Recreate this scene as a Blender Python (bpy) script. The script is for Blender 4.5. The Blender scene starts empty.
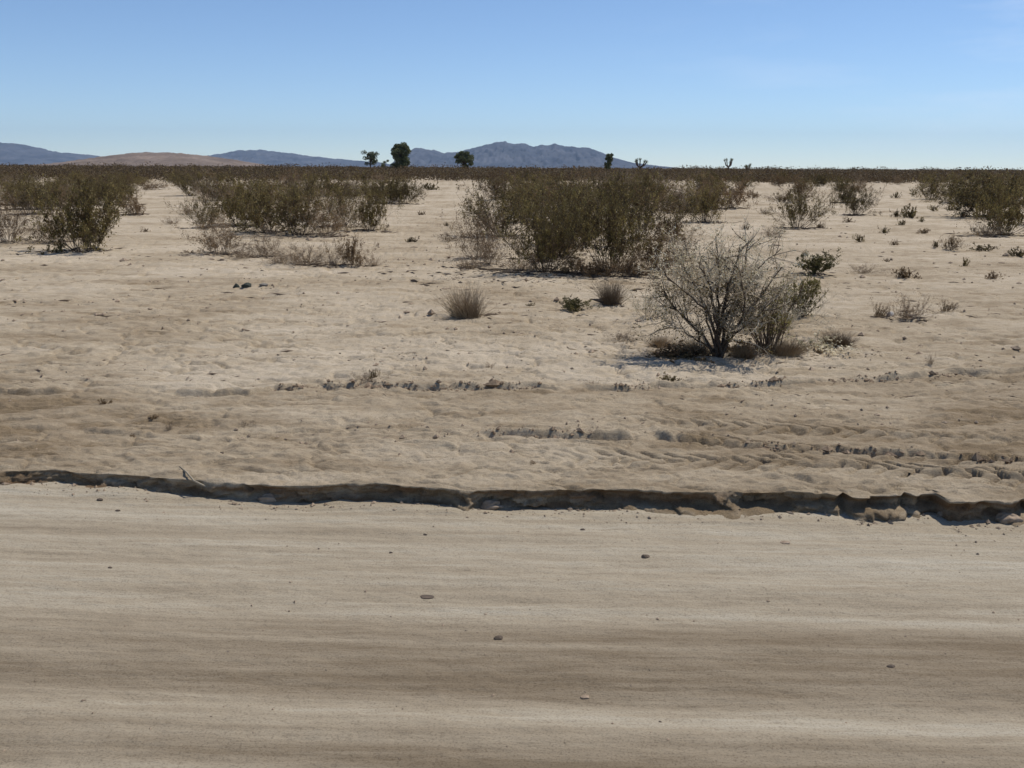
import bpy, math, random
import numpy as np
from mathutils import Vector, Matrix

# ------------------------------------------------------------------ camera
W, H, F = 1024, 768, 1000.0
CAM = np.array([0.0, 0.0, 1.6])
PITCH = math.atan((384 - 167.6) / F)
ROLL = math.radians(0.26)
FWD = np.array([0, math.cos(PITCH), -math.sin(PITCH)])
U0 = np.array([0, math.sin(PITCH), math.cos(PITCH)])
X0 = np.array([1.0, 0, 0])
RGT = math.cos(ROLL) * X0 + math.sin(ROLL) * U0
UPV = -math.sin(ROLL) * X0 + math.cos(ROLL) * U0
scene = bpy.context.scene
col = scene.collection
cd = bpy.data.cameras.new("camera")
cd.sensor_width = 36.0
cd.lens = 36.0 * F / W
cd.clip_start = 0.05
cd.clip_end = 60000
cam = bpy.data.objects.new("camera", cd)
col.objects.link(cam)
cam.matrix_world = Matrix(((RGT[0], UPV[0], -FWD[0], CAM[0]),
                           (RGT[1], UPV[1], -FWD[1], CAM[1]),
                           (RGT[2], UPV[2], -FWD[2], CAM[2]),
                           (0, 0, 0, 1)))
scene.camera = cam

# ------------------------------------------------------------------ sky, sun, exposure
SUN_EL, SUN_AZ = 57.0, 50.0       # azimuth clockwise from +Y (the view direction)
world = bpy.data.worlds.new("World")
scene.world = world
world.use_nodes = True
nt = world.node_tree
nt.nodes.clear()
sky = nt.nodes.new("ShaderNodeTexSky")
sky.sky_type = 'NISHITA'
sky.sun_disc = False
sky.sun_elevation = math.radians(SUN_EL)
sky.sun_rotation = math.radians(SUN_AZ)
sky.altitude = 2400
sky.air_density = 0.9
sky.dust_density = 0.0
sky.ozone_density = 4.2
bg = nt.nodes.new("ShaderNodeBackground")
bg.inputs[1].default_value = 0.115
outw = nt.nodes.new("ShaderNodeOutputWorld")
tc = nt.nodes.new("ShaderNodeTexCoord")
# thin high cirrus, laid out by sky direction
mp = nt.nodes.new("ShaderNodeMapping")
mp.inputs['Scale'].default_value = (5.0, 5.0, 26.0)
mp.inputs['Rotation'].default_value = (0.0, 0.22, 0.0)
cn = nt.nodes.new("ShaderNodeTexNoise")
cn.inputs['Scale'].default_value = 1.1
cn.inputs['Detail'].default_value = 6
cn.inputs['Roughness'].default_value = 0.6
cr = nt.nodes.new("ShaderNodeValToRGB")
cr.color_ramp.elements[0].position = 0.47
cr.color_ramp.elements[1].position = 0.85
cr.color_ramp.elements[1].color = (0.42, 0.42, 0.42, 1)
# more cirrus towards the right of the view
sx = nt.nodes.new("ShaderNodeSeparateXYZ")
mr = nt.nodes.new("ShaderNodeMapRange")
mr.inputs[1].default_value = 0.05
mr.inputs[2].default_value = 0.5
mul = nt.nodes.new("ShaderNodeMath"); mul.operation = 'MULTIPLY'
mixc = nt.nodes.new("ShaderNodeMixRGB")
mixc.inputs[2].default_value = (7.5, 8.2, 9.4, 1)
L = nt.links.new
L(tc.outputs['Generated'], mp.inputs[0]); L(mp.outputs[0], cn.inputs['Vector']); L(cn.outputs[0], cr.inputs[0])
L(tc.outputs['Generated'], sx.inputs[0]); L(sx.outputs[0], mr.inputs[0])
L(cr.outputs[0], mul.inputs[0]); L(mr.outputs[0], mul.inputs[1]); L(mul.outputs[0], mixc.inputs[0])
L(sky.outputs[0], mixc.inputs[1]); L(mixc.outputs[0], bg.inputs[0]); L(bg.outputs[0], outw.inputs[0])

sd = bpy.data.lights.new("sun", 'SUN')
sd.energy = 3.8
sd.angle = math.radians(0.55)
sd.color = (1.0, 0.925, 0.815)
sun = bpy.data.objects.new("sun", sd)
col.objects.link(sun)
az, el = math.radians(SUN_AZ), math.radians(SUN_EL)
sdir = Vector((math.sin(az) * math.cos(el), math.cos(az) * math.cos(el), math.sin(el)))
sun.rotation_euler = sdir.to_track_quat('Z', 'Y').to_euler()
sun.location = (0, 0, 30)
scene.view_settings.view_transform = 'Standard'
scene.view_settings.look = 'None'
scene.view_settings.gamma = 1.0
scene.view_settings.use_curve_mapping = False
scene.view_settings.exposure = 0.10
scene.render.engine = 'CYCLES'
scene.cycles.use_denoising = True
scene.cycles.max_bounces = 6
scene.cycles.volume_bounces = 0
scene.cycles.transparent_max_bounces = 8

# ------------------------------------------------------------------ helpers
def ray(px, py):
    return FWD * F + RGT * (px - 512) + UPV * (384 - py)

def at(px, py, z=0.0):
    d = ray(px, py)
    t = (z - CAM[2]) / d[2]
    return CAM + d * t

def hash2(ix, iy, seed):
    n = (ix.astype(np.int64) * 374761393 + iy.astype(np.int64) * 668265263 + seed * 1442695041) & 0xffffffff
    n = ((n ^ (n >> 13)) * 1274126177) & 0xffffffff
    n = (n ^ (n >> 16)) & 0xffffffff
    return n.astype(np.float64) / 4294967295.0

def vnoise(x, y, seed=0):
    x = np.asarray(x, float); y = np.asarray(y, float)
    ix = np.floor(x); iy = np.floor(y)
    fx = x - ix; fy = y - iy
    fx = fx * fx * fx * (fx * (fx * 6 - 15) + 10); fy = fy * fy * fy * (fy * (fy * 6 - 15) + 10)
    a = hash2(ix, iy, seed); b = hash2(ix + 1, iy, seed)
    c = hash2(ix, iy + 1, seed); d = hash2(ix + 1, iy + 1, seed)
    return (a + (b - a) * fx) * (1 - fy) + (c + (d - c) * fx) * fy

def fbm(x, y, seed=0, oct=4, gain=0.5):
    s = 0; a = 1; t = 0
    for i in range(oct):
        s = s + a * (vnoise(x * 2 ** i + 17.3 * i, y * 2 ** i + 9.1 * i, seed + i) - 0.5)
        t += a; a *= gain
    return s / t * 2

def worley(x, y, seed):
    ix = np.floor(x); iy = np.floor(y); best = np.full(np.shape(x), 9.0); val = np.zeros(np.shape(x))
    for a in (-1, 0, 1):
        for b in (-1, 0, 1):
            jx = ix + a; jy = iy + b
            d = (jx + hash2(jx, jy, seed) - x) ** 2 + (jy + hash2(jx, jy, seed + 1) - y) ** 2
            v = hash2(jx, jy, seed + 2); m = d < best
            best = np.where(m, d, best); val = np.where(m, v, val)
    return val, np.sqrt(best)

def smooth(e0, e1, x):
    t = np.clip((x - e0) / (e1 - e0), 0, 1)
    return t * t * (3 - 2 * t)

def mesh_from(name, verts, faces_quads=None, tris=None, smooth_sh=True):
    me = bpy.data.meshes.new(name)
    verts = np.asarray(verts, np.float32)
    nq = 0 if faces_quads is None else len(faces_quads)
    ntr = 0 if tris is None else len(tris)
    me.vertices.add(len(verts)); me.vertices.foreach_set("co", verts.ravel())
    loops = []; starts = []; n = 0
    if nq:
        loops.append(np.asarray(faces_quads, np.int32).ravel()); starts.append(np.arange(nq) * 4); n = nq * 4
    if ntr:
        loops.append(np.asarray(tris, np.int32).ravel()); starts.append(n + np.arange(ntr) * 3)
    loops = np.concatenate(loops); starts = np.concatenate(starts).astype(np.int32)
    me.loops.add(len(loops)); me.loops.foreach_set("vertex_index", loops)
    me.polygons.add(nq + ntr); me.polygons.foreach_set("loop_start", starts)
    me.update(calc_edges=True)
    me.polygons.foreach_set("use_smooth", np.full(nq + ntr, smooth_sh, bool))
    me.validate()
    return me

def grid_mesh(name, X, Y, Z, smooth_sh=True):
    r, c = X.shape
    v = np.stack([X, Y, Z], -1).reshape(-1, 3)
    i = np.arange((r - 1) * c).reshape(r - 1, c)[:, :-1].ravel()
    q = np.stack([i, i + 1, i + c + 1, i + c], 1)
    return mesh_from(name, v, q, smooth_sh=smooth_sh)

def attr(me, name, vals):
    a = me.attributes.new(name, 'FLOAT', 'POINT')
    a.data.foreach_set("value", np.asarray(vals, np.float32).ravel())

def obj(name, me, mat=None, parent=None, loc=None):
    o = bpy.data.objects.new(name, me)
    col.objects.link(o)
    if mat and me is not None and len(me.materials) == 0:
        me.materials.append(mat)
    if parent: o.parent = parent
    if loc is not None: o.location = loc
    return o

def tag(o, label, cat, group=None):
    o['label'] = label; o['category'] = cat
    if group: o['group'] = group
    return o

def thing(name, label, cat, loc, group=None, rz=0.0, sc=(1, 1, 1)):
    o = bpy.data.objects.new(name, None)
    o.empty_display_size = 0.1
    col.objects.link(o)
    o.location = loc; o.rotation_euler = (0, 0, rz); o.scale = sc
    return tag(o, label, cat, group)

# ------------------------------------------------------------------ materials
def new_mat(name):
    m = bpy.data.materials.new(name)
    m.use_nodes = True
    return m, m.node_tree.nodes, m.node_tree.links.new, m.node_tree.nodes['Principled BSDF']

def N(nodes, kind, **kw):
    n = nodes.new(kind)
    for k, v in kw.items(): setattr(n, k, v)
    return n

def ramp(nodes, stops):
    r = nodes.new("ShaderNodeValToRGB")
    e = r.color_ramp.elements
    while len(e) < len(stops): e.new(0.5)
    for i, (p, c) in enumerate(stops):
        e[i].position = p; e[i].color = (*c, 1)
    return r

def soil_material(name, dark, mid, pale, road=False):
    m, n, l, b = new_mat(name)
    g = N(n, "ShaderNodeNewGeometry")
    at_ = N(n, "ShaderNodeAttribute", attribute_name="tone")
    mp = N(n, "ShaderNodeMapping")
    mp.inputs['Rotation'].default_value = (0, 0, math.radians(2.5 if road else 8))
    mp.inputs['Scale'].default_value = (0.10, 2.6, 1) if road else (0.7, 1.8, 1)
    l(g.outputs['Position'], mp.inputs[0])
    n1 = N(n, "ShaderNodeTexNoise"); n1.inputs['Scale'].default_value = 1.0; n1.inputs['Detail'].default_value = 7
    n1.inputs['Roughness'].default_value = 0.62
    l(mp.outputs[0], n1.inputs['Vector'])
    n2 = N(n, "ShaderNodeTexNoise"); n2.inputs['Scale'].default_value = 9.0; n2.inputs['Detail'].default_value = 8
    n2.inputs['Roughness'].default_value = 0.7
    mp2 = N(n, "ShaderNodeMapping")
    mp2.inputs['Rotation'].default_value = (0, 0, math.radians(2.5 if road else 8))
    mp2.inputs['Scale'].default_value = (0.22, 2.4, 1) if road else (0.6, 1.5, 1)
    l(g.outputs['Position'], mp2.inputs[0]); l(mp2.outputs[0], n2.inputs['Vector'])
    # value = tone + noises
    a1 = N(n, "ShaderNodeMath", operation='MULTIPLY_ADD'); a1.inputs[1].default_value = 0.75; a1.inputs[2].default_value = -0.375
    l(n1.outputs[0], a1.inputs[0])
    a2 = N(n, "ShaderNodeMath", operation='MULTIPLY_ADD'); a2.inputs[1].default_value = 0.62; a2.inputs[2].default_value = -0.31
    l(n2.outputs[0], a2.inputs[0])
    s1 = N(n, "ShaderNodeMath", operation='ADD'); l(a1.outputs[0], s1.inputs[0]); l(a2.outputs[0], s1.inputs[1])
    s2 = N(n, "ShaderNodeMath", operation='ADD'); l(s1.outputs[0], s2.inputs[0]); l(at_.outputs['Fac'], s2.inputs[1])
    r = ramp(n, [(0.15, dark), (0.5, mid), (0.85, pale)])
    l(s2.outputs[0], r.inputs[0])
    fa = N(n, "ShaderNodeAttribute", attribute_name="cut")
    fm = N(n, "ShaderNodeMixRGB"); fm.inputs[2].default_value = (0.20, 0.126, 0.070, 1)  # brown for the shaded ledge face, mixed into the soil colour
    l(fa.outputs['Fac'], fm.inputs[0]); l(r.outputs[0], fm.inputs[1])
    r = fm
    # fine dark and pale grains
    v = N(n, "ShaderNodeTexNoise"); v.inputs['Scale'].default_value = 130.0; v.inputs['Detail'].default_value = 3
    l(g.outputs['Position'], v.inputs['Vector'])
    rg = ramp(n, [(0.30, (0.55, 0.52, 0.50)), (0.5, (1, 1, 1)), (0.78, (1.0, 1.0, 1.0))])
    l(v.outputs[0], rg.inputs[0])
    mx = N(n, "ShaderNodeMixRGB", blend_type='MULTIPLY'); mx.inputs[0].default_value = 0.65
    l(r.outputs[0], mx.inputs[1]); l(rg.outputs[0], mx.inputs[2])
    l(mx.outputs[0], b.inputs['Base Color'])
    b.inputs['Roughness'].default_value = 0.95
    b.inputs['Specular IOR Level'].default_value = 0.12
    nb = N(n, "ShaderNodeTexNoise"); nb.inputs['Scale'].default_value = 52.0; nb.inputs['Detail'].default_value = 7
    nb.inputs['Roughness'].default_value = 0.75
    mb = N(n, "ShaderNodeMapping"); mb.inputs['Scale'].default_value = (0.45, 1.2, 1) if road else (0.8, 1.1, 1)
    l(g.outputs['Position'], mb.inputs[0]); l(mb.outputs[0], nb.inputs['Vector'])
    bp = N(n, "ShaderNodeBump"); bp.inputs['Strength'].default_value = 0.6 if road else 0.9
    bp.inputs['Distance'].default_value = 0.016
    l(nb.outputs[0], bp.inputs['Height']); l(bp.outputs[0], b.inputs['Normal'])
    return m

def plant_material(name, cols, transl=0.15, rough=0.7, var=0.25):
    m, n, l, b = new_mat(name)
    g = N(n, "ShaderNodeNewGeometry")
    oi = N(n, "ShaderNodeObjectInfo")
    stops = [(i / (len(cols) - 1), c) for i, c in enumerate(cols)]
    r = ramp(n, stops)
    tco = N(n, "ShaderNodeTexCoord"); cno = N(n, "ShaderNodeTexNoise"); cno.inputs['Scale'].default_value = 3.2; cno.inputs['Detail'].default_value = 3
    l(tco.outputs['Object'], cno.inputs['Vector'])
    cmx = N(n, "ShaderNodeMath", operation='MULTIPLY_ADD'); cmx.inputs[1].default_value = 2.4; cmx.inputs[2].default_value = -0.95
    l(cno.outputs[0], cmx.inputs[0])
    cad = N(n, "ShaderNodeMath", operation='MULTIPLY_ADD', use_clamp=True); cad.inputs[1].default_value = 0.5
    l(g.outputs['Random Per Island'], cad.inputs[0]); l(cmx.outputs[0], cad.inputs[2]); l(cad.outputs[0], r.inputs[0])
    mr_ = N(n, "ShaderNodeMapRange"); mr_.inputs[3].default_value = 1 - var; mr_.inputs[4].default_value = 1 + var
    l(oi.outputs['Random'], mr_.inputs[0])
    hs = N(n, "ShaderNodeHueSaturation"); l(r.outputs[0], hs.inputs['Color']); l(mr_.outputs[0], hs.inputs['Value'])
    l(hs.outputs[0], b.inputs['Base Color'])
    b.inputs['Roughness'].default_value = rough
    b.inputs['Specular IOR Level'].default_value = 0.25
    if transl > 0:
        t = N(n, "ShaderNodeBsdfTranslucent"); l(hs.outputs[0], t.inputs[0])
        mx = N(n, "ShaderNodeMixShader"); mx.inputs[0].default_value = transl
        l(b.outputs[0], mx.inputs[1]); l(t.outputs[0], mx.inputs[2])
        l(mx.outputs[0], n['Material Output'].inputs[0])
    return m

SAND = soil_material("desert_sand", (0.242, 0.184, 0.116), (0.405, 0.334, 0.238), (0.530, 0.455, 0.348))
ROADM = soil_material("packed_dirt", (0.205, 0.162, 0.110), (0.368, 0.315, 0.234), (0.52, 0.482, 0.395), road=True)

M_LEAF = plant_material("creosote_leaf", [(0.082, 0.052, 0.027), (0.142, 0.101, 0.045), (0.205, 0.165, 0.056), (0.37, 0.295, 0.120)], transl=0.25, var=0.4)
M_LEAFB = plant_material("brown_leaf", [(0.11, 0.068, 0.036), (0.20, 0.130, 0.066), (0.33, 0.235, 0.125)], transl=0.3)
M_GREEN = plant_material("green_leaf", [(0.062, 0.058, 0.022), (0.120, 0.110, 0.040), (0.20, 0.172, 0.070)], transl=0.3)
M_YGREEN = plant_material("yellow_leaf", [(0.13, 0.115, 0.035), (0.26, 0.225, 0.07), (0.40, 0.34, 0.12)], transl=0.35)
M_GREYL = plant_material("grey_leaf", [(0.34, 0.31, 0.20), (0.56, 0.51, 0.37), (0.76, 0.71, 0.56)], transl=0.4)
M_TREE = plant_material("tree_leaf", [(0.060, 0.072, 0.036), (0.115, 0.130, 0.060), (0.19, 0.20, 0.095)], transl=0.3)
M_BARK = plant_material("dark_bark", [(0.045, 0.031, 0.022), (0.085, 0.060, 0.042)], transl=0)
M_TWIG = plant_material("grey_twig", [(0.16, 0.12, 0.085), (0.27, 0.215, 0.155), (0.40, 0.335, 0.25)], transl=0)
M_TWIGP = plant_material("pale_twig", [(0.30, 0.245, 0.17), (0.52, 0.445, 0.33), (0.72, 0.65, 0.51)], transl=0.3)
M_TWIGB = plant_material("brown_twig", [(0.085, 0.060, 0.042), (0.15, 0.11, 0.078)], transl=0)
M_SCRUB = plant_material('far_scrub_leaf', [(0.060, 0.038, 0.024), (0.105, 0.070, 0.040), (0.160, 0.115, 0.055), (0.21, 0.16, 0.09)], transl=0.2)
M_STRAW = plant_material("dry_grass", [(0.20, 0.15, 0.095), (0.34, 0.26, 0.17), (0.50, 0.41, 0.28)], transl=0.3)

def rock_material(name, c0, c1, scale=14):
    m, n, l, b = new_mat(name)
    t = N(n, "ShaderNodeTexCoord")
    ns = N(n, "ShaderNodeTexNoise"); ns.inputs['Scale'].default_value = scale; ns.inputs['Detail'].default_value = 6
    l(t.outputs['Object'], ns.inputs['Vector'])
    r = ramp(n, [(0.3, c0), (0.7, c1)]); l(ns.outputs[0], r.inputs[0]); l(r.outputs[0], b.inputs['Base Color'])
    b.inputs['Roughness'].default_value = 0.9
    bp = N(n, "ShaderNodeBump"); bp.inputs['Strength'].default_value = 0.6; bp.inputs['Distance'].default_value = 0.01
    l(ns.outputs[0], bp.inputs['Height']); l(bp.outputs[0], b.inputs['Normal'])
    return m
M_RDARK = rock_material("dark_stone", (0.060, 0.044, 0.032), (0.15, 0.112, 0.080))
M_RGREEN = rock_material("greenish_stone", (0.020, 0.026, 0.020), (0.055, 0.062, 0.048))
M_RPALE = rock_material("pale_stone", (0.45, 0.42, 0.38), (0.68, 0.65, 0.60))
M_CLOD = rock_material("soil_clod", (0.20, 0.145, 0.095), (0.40, 0.31, 0.225), 30)
M_SOILD = rock_material('dark_soil_clod', (0.17, 0.115, 0.07), (0.32, 0.235, 0.155), 30)
M_RGREY = rock_material("grey_stone", (0.12, 0.11, 0.10), (0.24, 0.22, 0.19))

# ------------------------------------------------------------------ ground sheets
VERGE = 0.0
LEDGE_PX = [(0, 472), (30, 471), (60, 470), (80, 473), (110, 474), (160, 477), (200, 481), (250, 486), (300, 486), (340, 485),
            (380, 486), (440, 487), (470, 490), (520, 491), (560, 490.5), (600, 491), (640, 491), (680, 492), (712, 493),
            (726, 490), (745, 492), (800, 492), (820, 492), (836, 494), (842, 490), (850, 496), (880, 497), (900, 497), (906, 493),
            (918, 497), (940, 496), (950, 503), (965, 503), (985, 501), (1000, 501), (1024, 499)]
LEDGE_BOT = [(0, 486), (110, 486), (200, 491), (240, 494), (260, 502), (380, 506), (455, 506), (468, 499), (486, 501), (500, 510), (520, 505),
             (600, 508), (690, 511), (705, 505), (725, 497), (745, 508), (820, 511), (850, 516), (940, 517), (960, 520), (1024, 526)]
lx = []; ly = []
for px, py in LEDGE_PX:
    p = at(px, py, VERGE); lx.append(p[0]); ly.append(p[1])
lx = np.array(lx); ly = np.array(ly)
sl = -0.145
def ledge_y(x):
    y = np.interp(x, lx, ly)
    y = np.where(x < lx[0], ly[0] + (x - lx[0]) * sl, y)
    y = np.where(x > lx[-1], ly[-1] + (x - lx[-1]) * sl, y)
    y = y + 0.04 * fbm(x * 3.1, x * 0 + 3.3, 5, 5, 0.62)
    y = y + 0.035 * (hash2(np.floor(x * 6 + 0.8 * vnoise(x * 4, x * 0, 6)), x * 0, 12) - 0.5) * smooth(-2.2, 0.5, x)
    # bites out of the edge, stronger to the right
    bite = np.clip(fbm(x * 4.2, x * 0 + 8.3, 9, 3) - 0.12, 0, 1) * 0.16 * smooth(0.8, 2.2, x)
    return y + bite
drop_x = []; drop_h = []
for px, py in LEDGE_BOT:
    ty = np.interp(px, [a for a, b in LEDGE_PX], [b for a, b in LEDGE_PX])
    p = at(px, ty, VERGE)
    d = ray(px, py); t = p[1] / d[1]
    drop_x.append(p[0]); drop_h.append(max(0.03, -(CAM[2] + d[2] * t)))
drop_x = np.array(drop_x); drop_h = np.array(drop_h)
def road_z(x):  # road level below the verge
    h = np.interp(x, drop_x, drop_h)
    k = np.interp(x, [-3, -1.4, 3], [0.058, 0.088, 0.112])
    return -(0 * h + k)

def poly_world(pts):
    w = [at(a, b, VERGE) for a, b in pts]
    return np.array([p[0] for p in w]), np.array([p[1] for p in w])
TA = poly_world([(-120, 391), (0, 392), (250, 395), (275, 388), (350, 386), (500, 390), (620, 389), (700, 385), (850, 379), (1024, 371), (1150, 366)])
TB = poly_world([(300, 430), (480, 434), (560, 437), (640, 438), (720, 441), (800, 447), (900, 452), (1024, 461), (1180, 470)])
TC = poly_world([(-100, 424), (0, 422), (60, 424), (200, 436), (330, 446), (460, 452), (600, 470), (900, 478)])
TD = poly_world([(560, 420), (700, 424), (850, 430), (1024, 440), (1180, 448)])
TE = poly_world([(640, 458), (760, 462), (850, 465), (920, 470), (1024, 478), (1180, 486)])

def ground_height(x, y, L_):
    d = y - L_
    r = np.hypot(x, y)
    fade = 1 / (1 + (r / 35) ** 2)
    z = 0.030 * fbm(x * 0.45, y * 0.55, 21, 3) * smooth(0.05, 1.2, d)
    z = z + 0.020 * fbm(x * 1.6, y * 2.2, 31, 3) * smooth(0.05, 0.8, d)
    rough = 0.55 + 0.45 * smooth(7.0, 8.2, y)
    z = z + 0.022 * rough * fbm(x * 5.5, y * 10, 41, 4, 0.6) * fade
    cv, ce = worley(x * 7 + 0.5 * fbm(x * 6, y * 6, 45, 2), y * 12, 46)
    z = z + (0.014 * np.clip(cv - 0.55, 0, 1) * 2.2 - 0.0) * smooth(0.7, 0.35, ce) * rough * fade * smooth(-0.1, 0.2, fbm(x * 0.9, y * 1.5, 48, 3))
    z = z + 0.014 * fbm(x * 15, y * 24, 43, 3, 0.6) * smooth(16, 8, r)
    # small pock marks and hummocks
    hum = np.clip(fbm(x * 2.6, y * 4.4, 51, 3) - 0.28, 0, 1)
    z = z + 0.045 * hum * rough * fade
    rt = np.clip(fbm(x * 1.7 + 0.4 * y, y * 3.4, 57, 4) + 0.02, 0, 1)
    z = z - 0.035 * smooth(0.0, 0.06, rt) * smooth(0.22, 0.06, rt) * rough * fade
    z = z + 0.30 * fbm(x * 0.028, y * 0.028, 61, 3) * smooth(12, 70, r)
    # shoulder step down towards the road, broken along its length
    def step(T, hgt, wdt, seed, thr, x0=-99, x1=99, freq=1.6):
        yy = np.interp(x, T[0], T[1]) + 0.09 * fbm(x * 2.6, x * 0, seed, 5, 0.62)
        hgt = hgt * (0.55 + 0.6 * vnoise(x * 9, x * 0, seed + 8) + 0.5 * vnoise(x * 3, x * 0 + 4, seed + 9))
        gate = smooth(thr, thr + 0.22, fbm(x * freq * 1.5, x * 0 + 2, seed + 3, 5, 0.6)) * smooth(x0, x0 + 0.3, x) * (1 - smooth(x1 - .3, x1, x))
        q = y - yy
        return hgt * gate * (np.exp(-((q - 0.01) / 0.032) ** 2) - 1.25 * np.exp(-((q + 0.045) / 0.024) ** 2) + 0.3 * np.exp(-((q - .12) / .12) ** 2))
    z = z + step(TA, 0.022, 0.02, 71, -0.30)
    z = z + step(TB, 0.022, 0.02, 81, -0.45, x0=-0.3)
    z = z + step(TC, 0.014, 0.03, 91, 0.0, x1=1.8)
    z = z + step(TD, 0.016, 0.03, 101, -0.2, x0=0.9)
    z = z + step(TE, 0.022, 0.03, 105, -0.35, x0=1.4)
    # cleated tyre prints on the right of the shoulder
    for T, hw, dep, x0, ph, per in ((TE, 0.17, 0.058, 0.1, 0.0, 0.13), (TD, 0.14, 0.045, 0.5, 0.6, 0.14), (TB, 0.13, 0.040, 0.6, 0.3, 0.13)):
        yy = np.interp(x, T[0], T[1])
        dd = (y - yy)
        wob = 0.12 * fbm(x * 1.5, y * 2, 131, 2)
        sc = (x + 1.15 * np.abs(dd) + ph + 0.5 * wob) / per
        sc = sc - np.floor(sc)
        cle = 1 - smooth(0.0, 0.12, sc) * (1 - smooth(0.28, 0.42, sc))
        env = (1 - smooth(hw * 0.7, hw, np.abs(dd))) * smooth(x0, x0 + 1.0, x) * (0.25 + 0.75 * smooth(-0.5, 0.1, fbm(x * 1.1, y * 1.5, 141, 3)))
        z = z * (1 - 0.5 * env) + env * dep * (cle - 0.8)
    return z * smooth(-0.01, 0.03, d) + 0

NC = 1701
u = np.linspace(-1, 1, NC)
K = 3.6
prof = np.sinh(K * u) / math.sinh(K)
# distances from the ledge, spaced evenly in the picture
ts = [0.0]
while ts[-1] < 60:
    d = 5.0 + ts[-1]
    ts.append(ts[-1] + min(max(0.010, 0.62 * d * d / 1700), 0.03 * d))
while ts[-1] < 13000:
    ts.append(ts[-1] * 1.12)
ts = np.array(ts)
Wt = 40 + 2.4 * ts
Xg = prof[None, :] * Wt[:, None]
Lg = ledge_y(Xg)
Ls = np.interp(Xg, [-60, lx[0], 0.0, lx[-1], 60], [ly[0] + (-60 - lx[0]) * sl, ly[0], np.interp(0.0, lx, ly), ly[-1], ly[-1] + (60 - lx[-1]) * sl])
w = 1 / (1 + (ts / 25) ** 2)
w = w[:, None]
# keep far rows sensible: the ledge shift fades out with distance
Yg = ts[:, None] + Ls * w + 5.0 * (1 - w) + (Lg - Ls) * np.exp(-ts / 0.30)[:, None]
Yg = np.where(ts[:, None] > 400, ts[:, None] + 5, Yg)
Zg = ground_height(Xg, Yg, Yg - ts[:, None])
Zg = Zg * (1 - smooth(1500, 3000, ts))[:, None]
# eroded face below the lip: rows that fall away, undercut, to below the road
x0 = Xg[0]; L0 = Lg[0]
hz = road_z(x0) - 0.035
face_s = np.linspace(0, 1, 24)[1:]
FX = []; FY = []; FZ = []; FB = []
ramp_c = np.exp(-((x0 - at(727, 495)[0]) / 0.07) ** 2) + 0.8 * np.exp(-((x0 - at(463, 495)[0]) / 0.06) ** 2)
soft = smooth(-1.2, -2.4, x0) * 0.6
for s in face_s:
    zz_ = hz * s
    wx = x0 + 0.03 * fbm(x0 * 9, x0 * 0 + s * 2, 179, 2)
    v1, _ = worley(wx * 7, zz_ * 15 + 3, 181); v2, e2 = worley(wx * 19, zz_ * 34, 191); v3, _ = worley(wx * 44, zz_ * 60, 195)
    chips = 0.050 * (v1 - 0.4) + 0.030 * (v2 - 0.5) + 0.014 * (v3 - 0.5)
    und = 0.030 * math.sin(min(s * 1.1, 1) * math.pi) * (1 - soft)
    crumble = np.clip(fbm(x0 * 1.9, x0 * 0 + 2, 161, 4, 0.6), 0, 1)
    foot = -0.16 * smooth(0.35, 1.0, s) * crumble
    bz = smooth(0.0, 0.15, x0) * 1.0 * smooth(-0.12, 0.12, fbm(x0 * 1.3, x0 * 0 + 9, 165, 3)) + 0.8 * smooth(-1.2, -1.6, x0) * smooth(-0.1, 0.1, fbm(x0 * 2.1, x0 * 0 + 5, 166, 3))
    bench = -0.075 * smooth(0.42, 0.62, s + 0.25 * fbm(x0 * 6, x0 * 0, 167, 3)) * bz * (0.7 + fbm(x0 * 5, x0 * 0 + 3, 168, 3))
    FB.append(np.clip(-bench / 0.04, 0, 1) + np.clip(-foot / 0.05, 0, 1))
    slope = bench - (0.03 + 0.16 * ramp_c + 0.10 * soft) * s
    FX.append(x0 + 0.010 * (v2 - 0.5)); FY.append(L0 + und + foot + chips * min(1, 0.15 + s * 4) + slope); FZ.append(zz_ + 0.008 * (v2 - .5) * min(1, s * 6))
FX = np.array(FX)[::-1]; FY = np.array(FY)[::-1]; FZ = np.array(FZ)[::-1]
AX = np.vstack([FX, Xg]); AY = np.vstack([FY, Yg]); AZ = np.vstack([FZ, Zg])
gm = grid_mesh("ground", AX, AY, AZ)
tone = 0.60 + 0.28 * fbm(AX * 0.5, AY * 0.7, 201, 3)
dA = AY - np.interp(AX, TA[0], TA[1])
nearS = 1 - smooth(-0.15, 0.15, dA)
tone = tone - 0.17 * nearS * smooth(400, 0, np.abs(AX) * 0 + AX * 0)          # graded shoulder is browner
tone = tone - 0.05 * nearS
tone = tone + 0.05 * np.exp(-((AX - 0.6) / 2.4) ** 2 - ((AY - 8.6) / 2.0) ** 2)
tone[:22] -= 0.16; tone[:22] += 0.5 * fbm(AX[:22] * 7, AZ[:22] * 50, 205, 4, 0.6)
tone += 0.34 * np.clip(fbm(AX * 2.6, AY * 7.5, 207, 4, 0.6), -1, 0.1)
tone = tone - 0.10 * smooth(-1.0, -3.5, AX) * smooth(14, 6, AY)
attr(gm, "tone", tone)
cut = np.zeros_like(tone); cut[:22] = np.clip(0.45 + 1.1 * fbm(AX[:22] * 5, AZ[:22] * 34, 215, 4), 0.0, 0.9)  # shade of the ledge face put into the soil colour as darker, warmer brown
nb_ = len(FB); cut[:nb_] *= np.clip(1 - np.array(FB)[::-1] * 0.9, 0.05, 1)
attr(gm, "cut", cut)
ground = obj("ground", gm, SAND); ground['kind'] = 'structure'

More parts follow.
